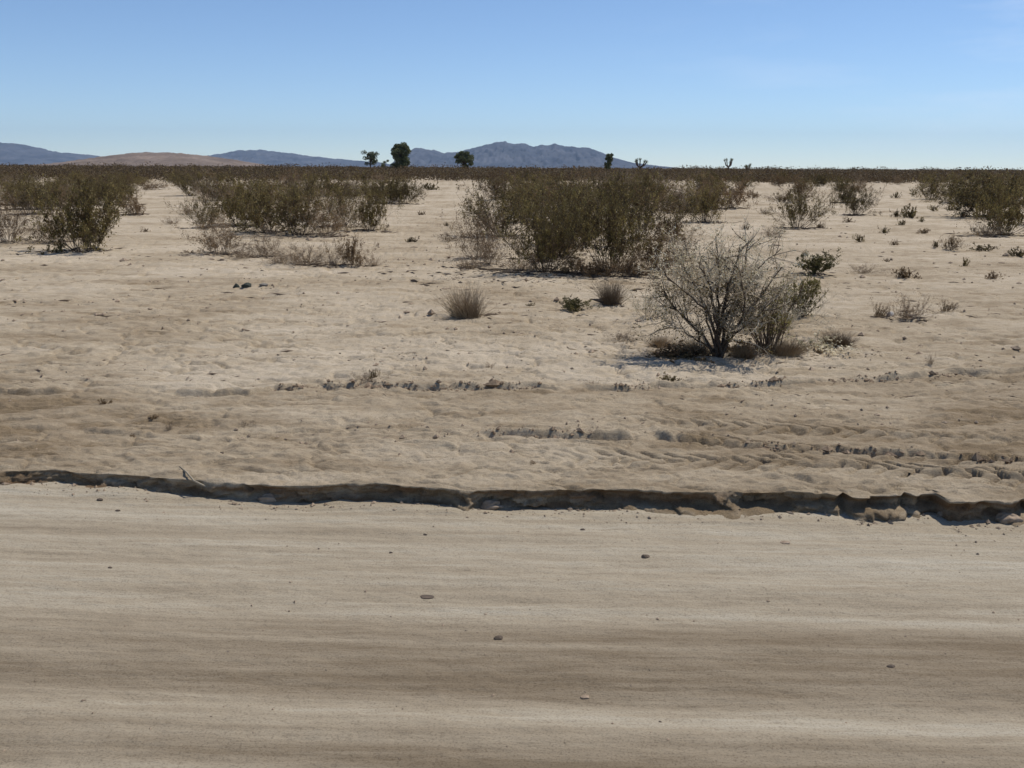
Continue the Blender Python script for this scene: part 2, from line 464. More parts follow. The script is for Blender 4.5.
# road sheet
trd = [-14.0]
while trd[-1] < 0.25:
    d = max(1.8, 5.0 + trd[-1])
    trd.append(trd[-1] + (0.30 if trd[-1] < -4 else max(0.012, 0.7 * d * d / 1700)))
trd = np.array(trd)
XR = np.repeat((prof * 40)[None, :], len(trd), 0)
base = np.where(XR[0] < -4, 5.35 + (XR[0] + 2.9) * sl, np.where(XR[0] > 4, 4.7 + (XR[0] - 2.5) * sl, 5.0 + XR[0] * sl))
lin = 5.02 + XR * sl
YR = trd[:, None] + lin + (ledge_y(XR[0]) - lin[0])[None, :] * smooth(-0.5, 0, trd)[:, None]
yq = YR - 5.02 + 0.045 * XR      # across-road coordinate
def road_height(x, y):
    q = y - 5.02 + 0.045 * x
    z = road_z(x) + 0.005 * fbm(x * 0.8, q * 9, 301, 4) + 0.012 * fbm(x * 0.35, q * 2.2, 311, 3)
    z = z + 0.006 * fbm(x * 9, q * 14, 321, 4, 0.65) + 0.003 * fbm(x * 2, q * 45, 325, 2)
    for c_, wd, dp in ((-2.05, 0.16, 0.016), (-1.45, 0.22, 0.010), (-0.95, 0.10, 0.005)):
        z = z - dp * np.exp(-((q - c_ + 0.05 * fbm(x * 0.5, x * 0, 331, 2)) / wd) ** 2)
    dl = y - ledge_y(x)
    return z + 0.016 * np.exp(-((dl + 0.08) / 0.14) ** 2) * (0.6 + fbm(x * 3, q * 4, 341, 3))
ZR = road_height(XR, YR)
rm = grid_mesh("dirt_road", XR, YR, ZR)
tr = 0.56 + 0.10 * fbm(XR * 0.5, yq * 1.4, 351, 3) - 0.17 * smooth(-1.0, -2.0, yq) + 0.10 * fbm(XR * 0.25, yq * 16, 355, 4, 0.7)
pyr = 0
def band(c_, wd, a, sd, sharp=1.0):
    wv = c_ + 0.035 * fbm(XR * 0.35, XR * 0, sd, 3)
    return 0.6 * a * np.exp(-((yq - wv) / wd) ** 2) * np.clip(0.65 + 0.9 * fbm(XR * 0.7, yq * 3, sd + 5, 3), 0, 1.4)
tr += band(-0.35, 0.25, 0.10, 401)
tr += band(-1.55, 0.13, -0.26, 411) + band(-1.90, 0.18, -0.30, 421) + band(-1.35, 0.035, 0.34, 431)
tr += band(-1.66, 0.025, 0.36, 441) + band(-2.13, 0.08, 0.55, 451) + band(-2.02, 0.03, 0.12, 461)
tr += band(-2.42, 0.08, -0.45, 471) + band(-2.7, 0.2, -0.25, 481) + band(-2.27, 0.04, -0.12, 491)
attr(rm, "tone", tr)
road = obj("dirt_road", rm, ROADM); road['kind'] = 'structure'

# ground on the near side of the road, behind the viewer
bx = np.linspace(-3000, 3000, 25); by = np.array([-3000, -800, -200, -60, -8.0, 4.0])
BX, BY = np.meshgrid(bx, by)
bm_ = grid_mesh("near_ground", BX, BY, np.full_like(BX, -0.26) )
attr(bm_, "tone", np.full(BX.size, 0.55))
ng = obj("near_ground", bm_, SAND); ng['kind'] = 'structure'

def gz(x, y):
    """height of the ground sheet at a point"""
    x = np.atleast_1d(np.asarray(x, float)); y = np.atleast_1d(np.asarray(y, float))
    z = ground_height(x, y, np.where(y < 12, y - (y - np.clip(y - ledge_y(x), 0, None)) , 5.0)) if False else ground_height(x, y, y - np.clip(y - ledge_y(x), 0.0, 5.0))
    return z

# ------------------------------------------------------------------ mountains
def mountain(name, prof_px, dist, depth, mat, seed, gul=0.75):
    pxs = np.array([p[0] for p in prof_px], float); pys = np.array([p[1] for p in prof_px], float)
    n = 260
    gx = np.linspace(pxs[0], pxs[-1], n)
    gyp = np.interp(gx, pxs, pys)
    k = np.ones(5) / 5
    gyp = np.convolve(np.pad(gyp, 2, 'edge'), k, 'valid')
    ray_x = []; hh = []
    for a, b in zip(gx, gyp):
        d = ray(a, b); t = dist / d[1]
        ray_x.append(d[0] * t); hh.append(max(CAM[2] + d[2] * t, 0.0))
    ray_x = np.array(ray_x); hh = np.array(hh)
    ny = 70
    yy = np.linspace(-1, 1, ny)
    X = np.repeat(ray_x[None, :], ny, 0)
    Y = dist + yy[:, None] * depth + 0 * X
    span = (ray_x[-1] - ray_x[0])
    ridge = np.clip(1 - np.abs(yy), 0, 1)[:, None]
    nz = np.abs(fbm(X / span * 26, Y / span * 9, seed, 5, 0.55))
    fine = fbm(X / span * 70, Y / span * 40, seed + 9, 4)
    env = ridge ** 0.8
    Z = hh[None, :] * env * (1 - gul * 2.2 * nz * (1 - env) - 0.22 * fine * (1 - env ** 3))
    Z = Z + hh[None, :] * 0.06 * fbm(X / span * 60, Y * 0, seed + 4, 3) * env
    Z = np.where(ridge * np.ones_like(Z) < 1e-6, -5, Z)
    me = grid_mesh(name, X, Y, Z - 1.0)
    o = obj(name, me, mat); o['kind'] = 'structure'
    return o

def rocky(name, c0, c1, sc):
    m, n, l, b = new_mat(name)
    g = N(n, "ShaderNodeNewGeometry")
    ns = N(n, "ShaderNodeTexNoise"); ns.inputs['Scale'].default_value = sc; ns.inputs['Detail'].default_value = 9; ns.inputs['Roughness'].default_value = 0.65
    l(g.outputs['Position'], ns.inputs['Vector'])
    r = ramp(n, [(0.35, c0), (0.65, c1)]); l(ns.outputs[0], r.inputs[0]); l(r.outputs[0], b.inputs['Base Color'])
    b.inputs['Roughness'].default_value = 1.0; b.inputs['Specular IOR Level'].default_value = 0.05
    return m
M_MTN = rocky("mountain_rock", (0.046, 0.056, 0.078), (0.115, 0.122, 0.148), 0.004)
M_HILL = rocky("hill_soil", (0.13, 0.098, 0.075), (0.25, 0.195, 0.155), 0.012)
mountain("mountain_range", [(402, 169), (407, 152), (412, 149), (420, 147.5), (435, 150), (445, 153), (458, 151), (470, 149), (482, 145.5), (495, 141.5), (505, 141.5), (520, 142.5),
          (535, 146), (545, 144), (555, 143.5), (568, 146), (585, 147), (596, 150), (606, 154), (616, 158), (630, 162), (652, 165), (680, 170)], 9000, 1500, M_MTN, 501)
mountain("mountain_range", [(-190, 152), (-110, 146), (-50, 147), (-10, 142.5), (12, 143), (30, 145), (42, 149.5), (58, 152.5), (72, 153), (92, 155), (105, 159), (125, 163), (150, 169)],
         9500, 1500, M_MTN, 511)
mountain("mountain_range", [(170, 168), (200, 158), (222, 153), (240, 150), (262, 149.5), (280, 151.5), (305, 155), (330, 158), (352, 160), (380, 162), (402, 167)], 10500, 1500, M_MTN, 521)
mountain("brown_hill", [(84, 169), (98, 160), (115, 155), (132, 152.5), (150, 151.5), (168, 151.8), (190, 153.5), (212, 156), (232, 159), (250, 163), (285, 169)], 2600, 420, M_HILL, 531, 0.2)

# ------------------------------------------------------------------ plants
class Geo:
    def __init__(s): s.v = []; s.q = []; s.n = 0
    def quads(s, V):            # V: (k,4,3)
        V = np.asarray(V, float); k = len(V)
        s.v.append(V.reshape(-1, 3)); s.q.append(np.arange(k * 4).reshape(k, 4) + s.n); s.n += k * 4
    def tube(s, P, R, sides=3):
        P = np.asarray(P, float); m = len(P)
        T = np.gradient(P, axis=0); T /= (np.linalg.norm(T, axis=1, keepdims=True) + 1e-9)
        ref = np.array([0.31, 0.77, 0.2]); A = np.cross(T, ref); A /= (np.linalg.norm(A, axis=1, keepdims=True) + 1e-9)
        B = np.cross(T, A)
        an = np.arange(sides) / sides * 2 * math.pi
        V = P[:, None, :] + np.asarray(R)[:, None, None] * (np.cos(an)[None, :, None] * A[:, None, :] + np.sin(an)[None, :, None] * B[:, None, :])
        i = np.arange(m - 1)[:, None] * sides; j = np.arange(sides)[None, :]; j2 = (j + 1) % sides
        q = np.stack([i + j, i + j2, i + sides + j2, i + sides + j], -1).reshape(-1, 4)
        s.v.append(V.reshape(-1, 3)); s.q.append(q + s.n); s.n += m * sides
    def mesh(s, name, sm=False):
        return mesh_from(name, np.vstack(s.v), np.vstack(s.q), smooth_sh=sm)

def unit(v): return v / (np.linalg.norm(v) + 1e-9)

def leaves(g, rng, C, size, flat=0.55, up=0.0):
    """small folded leaf faces at the centres C"""
    k = len(C)
    if k == 0: return
    a = rng.normal(size=(k, 3)); a[:, 2] += up; a /= np.linalg.norm(a, axis=1, keepdims=True)
    b = np.cross(a, rng.normal(size=(k, 3))); b /= np.linalg.norm(b, axis=1, keepdims=True)
    s = size * rng.uniform(0.6, 1.35, size=(k, 1))
    a = a * s; b = b * s * flat
    g.quads(np.stack([C - a, C + b * 0.9, C + a, C - b], 1))

def shrub(seed, h=1.6, spread=1.0, stems=20, tilt=(8, 52), twigs=6, twiglets=4, leaf_n=7, leaf=0.017,
          r0=0.012, curve=0.35, leaf_from=0.3, wander=0.10, sides=3, base_r=0.12, lean=(0, 0), leaf_cap=1.0, tipdown=0.0, short=0.5):
    rng = np.random.default_rng(seed)
    gs = Geo(); gl = Geo(); centers = []
    for i in range(stems):
        az_ = rng.uniform(0, 2 * math.pi); tl = math.radians(rng.uniform(*tilt))
        ln = h * rng.uniform(short, 1.08) / max(0.55, math.cos(tl * 0.75))
        d = np.array([math.cos(az_) * math.sin(tl) * spread + lean[0], math.sin(az_) * math.sin(tl) * spread + lean[1], math.cos(tl)])
        d = unit(d)
        p = np.array([math.cos(az_), math.sin(az_), 0]) * rng.uniform(0, base_r) * h; p[2] = -0.03
        m = 8; P = [p.copy()]
        for k in range(m):
            d = unit(d + rng.normal(size=3) * wander + np.array([0, 0, curve * 0.12]) - np.array([0, 0, tipdown * 0.1 * k]))
            p = p + d * ln / m; P.append(p.copy())
        P = np.array(P); rr = r0 * h / 1.6 * rng.uniform(0.6, 1.2)
        R = np.linspace(rr, rr * 0.22, m + 1)
        gs.tube(P, R, sides)
        for t in range(twigs):
            f = rng.uniform(0.22, 0.98) ** 0.8 * m
            i0 = min(int(f), m - 1); q = P[i0] + (P[i0 + 1] - P[i0]) * (f - i0)
            dd = unit(unit(P[i0 + 1] - P[i0]) * 0.9 + rng.normal(size=3) * 0.55 + np.array([0, 0, 0.15]))
            tln = ln * rng.uniform(0.16, 0.36) * (1.1 - 0.5 * f / m)
            Q = [q.copy()]
            for k in range(3):
                dd = unit(dd + rng.normal(size=3) * 0.16 + np.array([0, 0, 0.08])); q = q + dd * tln / 3; Q.append(q.copy())
            Q = np.array(Q); gs.tube(Q, np.linspace(rr * 0.42, rr * 0.16, 4), 3)
            for w_ in range(twiglets):
                ff = rng.uniform(0.3, 1.0) * 3; j0 = min(int(ff), 2); s_ = Q[j0] + (Q[j0 + 1] - Q[j0]) * (ff - j0)
                de = unit(dd * 0.7 + rng.normal(size=3) * 0.7)
                tl2 = tln * rng.uniform(0.3, 0.6)
                e = s_ + de * tl2
                mid = (s_ + e) / 2 + rng.normal(size=3) * tl2 * 0.08
                gs.tube([s_, mid, e], [rr * 0.17, rr * 0.13, rr * 0.09], 3)
                if leaf_n and (f / m) > leaf_from:
                    kk = rng.poisson(leaf_n)
                    tt = rng.uniform(0.1, 1.1, size=(kk, 1))
                    centers.append(s_ + (e - s_) * tt + rng.normal(size=(kk, 3)) * tl2 * 0.14)
    if centers:
        C = np.vstack(centers); leaves(gl, rng, C, leaf)
    return gs, (gl if centers else None)

def zmin_fix(v): return v

PROTO = {}
def proto(kind, variant):
    key = (kind, variant)
    if key in PROTO: return PROTO[key]
    s = 1000 + variant * 37 + sum(map(ord, kind)) * 3
    if kind == 'creosote':      # ~1.6 m, olive
        a, b = shrub(s, 1.5, 1.0, 46, (4, 74), 9, 5, 6, 0.021, leaf_from=0.06, wander=0.13, base_r=0.2, r0=0.009, short=0.4); mats = (M_BARK, M_LEAF)
    elif kind == 'creosote_dense':
        a, b = shrub(s, 1.5, 1.0, 58, (4, 80), 9, 5, 8, 0.024, leaf_from=0.0, wander=0.14, base_r=0.25, r0=0.009, short=0.35); mats = (M_BARK, M_LEAF)
    elif kind == 'wispy':      # paler open bush with grey stems
        a, b = shrub(s, 1.3, 1.05, 48, (5, 72), 9, 5, 3.2, 0.016, leaf_from=0.15, r0=0.008, base_r=0.2, wander=0.15, short=0.35); mats = (M_TWIG, M_LEAFB)
    elif kind == 'dead':       # leafless grey-tan twigs
        a, b = shrub(s, 0.8, 1.1, 64, (8, 80), 9, 5, 1.2, 0.012, r0=0.010, wander=0.2, leaf_from=0.0, base_r=0.3, short=0.3); mats = (M_TWIG, M_LEAFB)
    elif kind == 'brown':
        a, b = shrub(s, 1.0, 1.1, 48, (5, 80), 9, 5, 6, 0.016, leaf_from=0.0, wander=0.18, base_r=0.25, r0=0.009, short=0.35); mats = (M_TWIGB, M_LEAFB)
    elif kind == 'green':
        a, b = shrub(s, 0.45, 1.15, 34, (5, 74), 7, 5, 8, 0.012, leaf_from=0.05, wander=0.14, r0=0.02); mats = (M_TWIGB, M_GREEN)
    elif kind == 'cushion':
        a, b = shrub(s, 0.25, 1.2, 26, (5, 82), 6, 4, 8, 0.010, leaf_from=0.0, wander=0.2, r0=0.03); mats = (M_TWIGB, M_LEAF)
    elif kind == 'cushionb':
        a, b = shrub(s, 0.25, 1.2, 26, (5, 82), 6, 4, 7, 0.010, leaf_from=0.0, wander=0.2, r0=0.03); mats = (M_TWIGB, M_LEAFB)
    elif kind == 'tuft':
        rng = np.random.default_rng(s); a = Geo(); b = None
        for i in range(900):
            az_ = rng.uniform(0, 6.283); tl = abs(rng.normal(0, 0.34)); r_ = rng.uniform(0, 0.13)
            p = np.array([math.cos(az_) * r_, math.sin(az_) * r_, -0.02])
            d = unit(np.array([math.cos(az_) * math.sin(tl) + 0.10, math.sin(az_) * math.sin(tl), math.cos(tl)]))
            ln = 0.40 * rng.uniform(0.25, 1.05) * (1 - 0.25 * math.sin(az_ * 2 + 1) * (tl > 0.3)); P = [p]
            for k in range(3):
                d = unit(d + rng.normal(size=3) * 0.17 + np.array([0, 0, -0.05 * k])); P.append(P[-1] + d * ln / 3)
            a.tube(P, [0.0020, 0.0017, 0.0012, 0.0005], 3)
        mats = (M_STRAW, None)
    am = a.mesh(kind + "_stems"); am.materials.append(mats[0])
    bm = None
    if b is not None:
        bm = b.mesh(kind + "_leaves"); bm.materials.append(mats[1])
    V = np.vstack(a.v + (b.v if b is not None else []))
    ext = (np.percentile(np.abs(V[:, 0]), 98.5), V[:, 2].max() * 0.96)
    PROTO[key] = (am, bm, ext)
    return PROTO[key]

NAMES = {'creosote': ('creosote_bush', 'bush'), 'creosote_dense': ('creosote_bush', 'bush'), 'wispy': ('desert_shrub', 'bush'),
         'dead': ('dry_shrub', 'shrub'), 'brown': ('desert_shrub', 'bush'), 'green': ('green_shrub', 'shrub'),
         'cushion': ('low_shrub', 'small plant'), 'cushionb': ('low_shrub', 'small plant'), 'tuft': ('grass_tuft', 'grass tuft')}
rnd = random.Random(7); BASE_SHADE = []
def plant(kind, px, py, wpx, hpx, label, group=None, variant=None, solo=False):
    """a plant standing at the ground point seen at (px, py), given its size in metres through its distance"""
    p = at(px, py, VERGE)
    for _ in range(3): p = at(px, py, float(gz(p[0], p[1])[0]))
    dist = (p - CAM) @ FWD
    v = rnd.randrange(4) if variant is None else variant
    am, bm, ext = proto(kind, v)
    wm = wpx / F * dist; hm = hpx / F * dist
    sx_ = wm / 2 / ext[0]; sz_ = hm / ext[1]
    # flatten a plant by its tilt only within reason
    nm, cat = NAMES[kind]
    rz = rnd.uniform(0, 6.28)
    z = float(gz(p[0], p[1])[0])
    if hpx > 20 and py > 203: BASE_SHADE.append((p[0], p[1], wm / 2))
    t = thing(nm, label, cat, (p[0], p[1], z - 0.01), group, rz, (sx_, sx_, sz_))
    if kind == 'tuft':
        obj('blades', am, None, t)
    else:
        obj('stems', am, None, t)
        if bm: obj('foliage', bm, None, t)
    return t

G_BIG = 'large creosote bushes on the sand flat'
G_SMALL = 'small low plants dotted on the open sand'
# -- left cluster
plant('wispy', 8, 242, 82, 68, 'brown bush cut by the left edge of the photo', G_BIG)
plant('creosote', 30, 214, 60, 44, 'dark bush rising behind the gap between the two leftmost bushes', G_BIG)
plant('creosote_dense', 84, 252, 90, 76, 'big dark creosote bush standing alone at left with a black base', G_BIG, 1)
plant('dead', 52, 243, 52, 44, 'pale grey twiggy shrub leaning against the big left creosote', 'dry grey shrubs')
plant('creosote', 108, 213, 40, 40, 'dark bush just behind and right of the big left creosote', G_BIG)
plant('brown', 134, 215, 26, 24, 'small dark brown bush at the edge of the left sand clearing', G_BIG)
plant('creosote', 192, 196, 52, 30, 'dark bush beyond the left sand clearing', G_BIG)
plant('wispy', 188, 214, 20, 12, 'little brown shrub at the right side of the left sand clearing', G_SMALL)
# -- middle-left cluster
plant('creosote_dense', 240, 226, 90, 54, 'olive creosote bush at the left end of the middle-left clump', G_BIG)
plant('creosote', 300, 236, 100, 62, 'wide olive creosote bush in the middle of the middle-left clump', G_BIG)
plant('creosote', 340, 226, 60, 48, 'olive creosote bush between the wide olive one and the dense dark one', G_BIG)
plant('creosote_dense', 370, 230, 58, 50, 'dense dark rounded creosote bush ending the middle-left clump', G_BIG)
plant('wispy', 222, 254, 84, 44, 'greyish open bush in front of the middle-left clump', G_BIG)
plant('dead', 268, 256, 50, 34, 'bare grey shrub between the open grey bush and the tan scrub', 'dry grey shrubs')
plant('dead', 304, 264, 62, 32, 'bare tan low shrub sprawling in front of the wide olive creosote', 'dry grey shrubs')
plant('brown', 352, 268, 50, 40, 'brown leafy shrub with dark base in front of the dense dark creosote', G_BIG)
plant('creosote', 404, 204, 34, 30, 'dark bush at the left side of the pale sandy gap', G_BIG)
plant('cushion', 411, 242, 13, 7, 'lone little dark cushion plant in the pale sandy gap', G_SMALL)
plant('cushion', 447, 226, 9, 5, 'tiny dark plant left of the big central creosotes', G_SMALL)
plant('dead', 452, 242, 40, 14, 'low grey twiggy plant at the left foot of the central creosotes', G_SMALL)
# -- central cluster
plant('wispy', 476, 258, 62, 76, 'open greenish grey bush at the left end of the central clump', G_BIG, 2)
plant('creosote', 503, 236, 92, 66, 'olive creosote bush second from the left in the central clump', G_BIG)
plant('creosote', 546, 272, 104, 92, 'tall olive creosote bush with fine stems at the front of the central clump', G_BIG, 3)
plant('creosote_dense', 574, 246, 110, 74, 'olive creosote bush behind the two tallest of the central clump', G_BIG)
plant('creosote', 612, 271, 128, 102, 'largest creosote bush in the middle of the central clump', G_BIG, 0)
plant('creosote', 640, 240, 80, 66, 'dark creosote bush behind the right of the central clump', G_BIG)
plant('brown', 655, 270, 76, 50, 'dense rusty brown shrub at the right foot of the central clump', G_BIG)
plant('brown', 575, 274, 60, 26, 'low brown undergrowth shrub under the tall front creosote', G_BIG)
plant('dead', 520, 270, 70, 24, 'low bare shrub at the left foot of the tall front creosote', 'dry grey shrubs')
plant('creosote', 706, 222, 74, 48, 'olive creosote bush behind the grey dead bush, right of the central clump', G_BIG)
plant('brown', 672, 240, 48, 36, 'brown shrub between the central clump and the olive bush to its right', G_BIG)
for (a, b, c, d, k, l_) in [
    (470, 268, 44, 22, 'dead', 'low grey tangle at the far left foot of the central clump'),
    (545, 262, 70, 40, 'brown', 'brown shrub filling the gap between the two tallest central creosotes'),
    (490, 264, 56, 34, 'wispy', 'grey brown bush filling in behind the low bare central shrub'),
    (595, 276, 64, 26, 'brown', 'low dark brown shrub at the foot of the largest creosote'),
    (632, 277, 60, 30, 'brown', 'low rusty shrub in front of the dense rusty one'),
    (560, 256, 90, 60, 'creosote_dense', 'dense olive bush deep inside the central clump'),
    (676, 262, 50, 34, 'wispy', 'thin brown bush at the right end of the central clump'),
    (585, 236, 80, 54, 'creosote_dense', 'dark bush at the back of the central clump'),
    (528, 222, 60, 44, 'creosote_dense', 'dark bush at the back left of the central clump')]:
    plant(k, a, b, c, d, l_, G_BIG)
for (a, b, c, d, k, l_) in [
    (270, 232, 92, 52, 'creosote_dense', 'olive bush bridging the two widest of the middle-left clump'),
    (325, 236, 76, 52, 'wispy', 'open brown bush in the middle-left clump before the dense dark one'),
    (205, 228, 50, 34, 'creosote', 'olive bush at the outer left tip of the middle-left clump'),
    (286, 263, 60, 18, 'dead', 'low straw tangle between the grey shrub and the tan scrub'),
    (330, 266, 44, 22, 'dead', 'low straw tangle left of the brown leafy shrub'),
    (244, 258, 44, 16, 'dead', 'straw tangle at the foot of the open grey bush'),
    (372, 266, 26, 14, 'dead', 'straw tangle right of the brown leafy shrub'),
    (652, 354, 60, 10, 'dead', 'flat straw patch left of the flat brown dead plant'),
    (694, 352, 50, 16, 'tuft', 'spread dry grass at the left foot of the tall half dead bush'),
    (786, 354, 44, 20, 'tuft', 'dry grass at the right foot of the fan shaped bush'),
    (838, 346, 40, 16, 'tuft', 'loose pale dry grass right of the fan shaped bush'),
    (660, 346, 34, 14, 'tuft', 'loose pale dry grass left of the tall half dead bush'),
    (836, 349, 40, 9, 'dead', 'flat straw patch farthest right of the fan shaped bush'),
    (744, 356, 34, 18, 'tuft', 'dry grass between the two right bush stems'),
    (625, 340, 50, 12, 'dead', 'faint straw twigs out on the sand left of the half dead bush')]:
    plant(k, a, b, c, d, l_, 'dry grass and straw at the feet of the bushes' if c < 65 and k in ('dead', 'tuft') else G_BIG)
# -- small things in front of the centre
plant('tuft', 467, 317, 46, 40, 'lone round tuft of dry grass on the pale sand left of centre', 'dry grass tufts', 0)
plant('tuft', 611, 307, 30, 31, 'upright dry grass tuft right of the flat green plant', 'dry grass tufts', 1)
plant('green', 573, 309, 42, 17, 'flat dark olive plant beside the upright grass tuft', G_SMALL, 1)
plant('cushion', 530, 306, 9, 5, 'tiny dark plant between the two grass tufts', G_SMALL)
# -- right cluster
plant('creosote', 798, 228, 58, 48, 'rounded dark creosote bush alone right of the central clump', G_BIG)
plant('creosote', 856, 215, 42, 34, 'small dark creosote bush right of the rounded one', G_BIG)
plant('dead', 772, 236, 30, 13, 'low grey scrub left of the rounded dark creosote foot', G_SMALL)
plant('cushionb', 745, 229, 11, 9, 'tiny brown plant behind the grey dead bush top', G_SMALL)
plant('green', 814, 274, 54, 27, 'dark green leafy shrub behind the right of the grey dead bush', G_BIG, 0)
plant('dead', 862, 274, 44, 13, 'flat grey scrub right of the dark green leafy shrub', G_SMALL)
plant('cushionb', 908, 278, 27, 13, 'round rusty brown cushion plant on the right sand', G_SMALL)
plant('creosote_dense', 1004, 235, 84, 60, 'large very dark bush at the right edge of the photo', G_BIG)
plant('dead', 986, 236, 44, 24, 'grey shrub at the left foot of the large dark right edge bush', 'dry grey shrubs')
plant('creosote_dense', 962, 203, 70, 34, 'dark bush behind the left side of the right edge bush', G_BIG)
for (a, b, c, d, k, l_) in [
    (884, 233, 12, 9, 'cushion', 'dark cushion plant left of the brown one in the right clearing'),
    (860, 242, 15, 9, 'cushion', 'dark cushion plant nearest the small right creosote'),
    (894, 245, 12, 7, 'cushionb', 'brown flat cushion plant low in the right clearing'),
    (896, 217, 13, 9, 'cushion', 'left of the row of dark plants across the right clearing'),
    (910, 218, 20, 15, 'cushion', 'biggest of the row of dark plants across the right clearing'),
    (902, 225, 10, 7, 'cushion', 'dark plant just below the row across the right clearing'),
    (921, 222, 8, 6, 'cushion', 'tiny dark plant right of the biggest in the clearing row'),
    (934, 211, 13, 7, 'cushion', 'dark flat plant right above the clearing row'),
    (950, 211, 10, 6, 'cushion', 'small dark plant left of the right edge bushes'),
    (964, 217, 15, 8, 'cushionb', 'brown plant at the left tip of the dark right bushes'),
    (922, 233, 14, 6, 'cushionb', 'flat brown plant in the middle of the right clearing'),
    (896, 197, 10, 7, 'cushion', 'dark plant high up in the right clearing'),
    (950, 250, 28, 19, 'brown', 'brown shrublet with two humps below the right edge bushes'),
    (935, 247, 11, 8, 'cushion', 'dark plant touching the two humped shrublet'),
    (984, 251, 26, 9, 'cushion', 'low dark green plant under the right edge bush'),
    (1018, 257, 22, 10, 'cushion', 'low dark plant at the right photo edge below the big bush'),
    (965, 266, 9, 10, 'cushion', 'single small dark dot plant on the right sand'),
    (993, 279, 22, 9, 'cushionb', 'brown flat plant near the right photo edge'),
    (879, 316, 20, 24, 'brown', 'dark twiggy plant beside the white stone'),
    (910, 318, 50, 32, 'dead', 'wispy brown dry plant right of the white stone'),
    (946, 312, 18, 18, 'brown', 'small upright brown plant right of the wispy one'),
    (820, 228, 12, 7, 'cushionb', 'tiny brown plant at the right foot of the rounded creosote'),
    (849, 222, 14, 8, 'cushionb', 'tiny brown plant in front of the small right creosote'),
    (930, 364, 11, 17, 'dead', 'thin dry stalk on the right shoulder'),
    (886, 262, 10, 4, 'cushionb', 'faint flat plant above the rusty cushion plant'),
]:
    plant(k, a, b, c, d, l_, G_SMALL)
# sprigs on the near sand
for (a, b, c, d, k, l_) in [
    (365, 381, 46, 16, 'dead', 'sprawling green grey sprig at the middle left of the shoulder'),
    (373, 378, 14, 11, 'cushion', 'small green leaves in the middle of the sprawling sprig'),
    (170, 430, 15, 18, 'dead', 'pale dead sprig standing on the left shoulder'),
    (105, 404, 16, 8, 'cushionb', 'dark brown weed left of the pale dead sprig'),
    (152, 420, 12, 7, 'cushionb', 'brown weed just left above the pale dead sprig'),
    (132, 438, 9, 5, 'cushionb', 'brown weed lowest on the left shoulder'),
    (592, 385, 26, 9, 'dead', 'low grey sprig left of the dry brown litter'),
    (670, 384, 28, 8, 'cushion', 'flat dark weed in front of the grey dead bush'),
    (490, 368, 16, 8, 'dead', 'faint grey sprig in the middle sand'),
    (247, 422, 26, 8, 'dead', 'yellowish flat sprig right of the pale dead sprig'),
    (532, 464, 12, 5, 'cushionb', 'small dark weed close to the road edge at centre'),
]:
    plant(k, a, b, c, d, l_, 'weeds and sprigs on the shoulder')

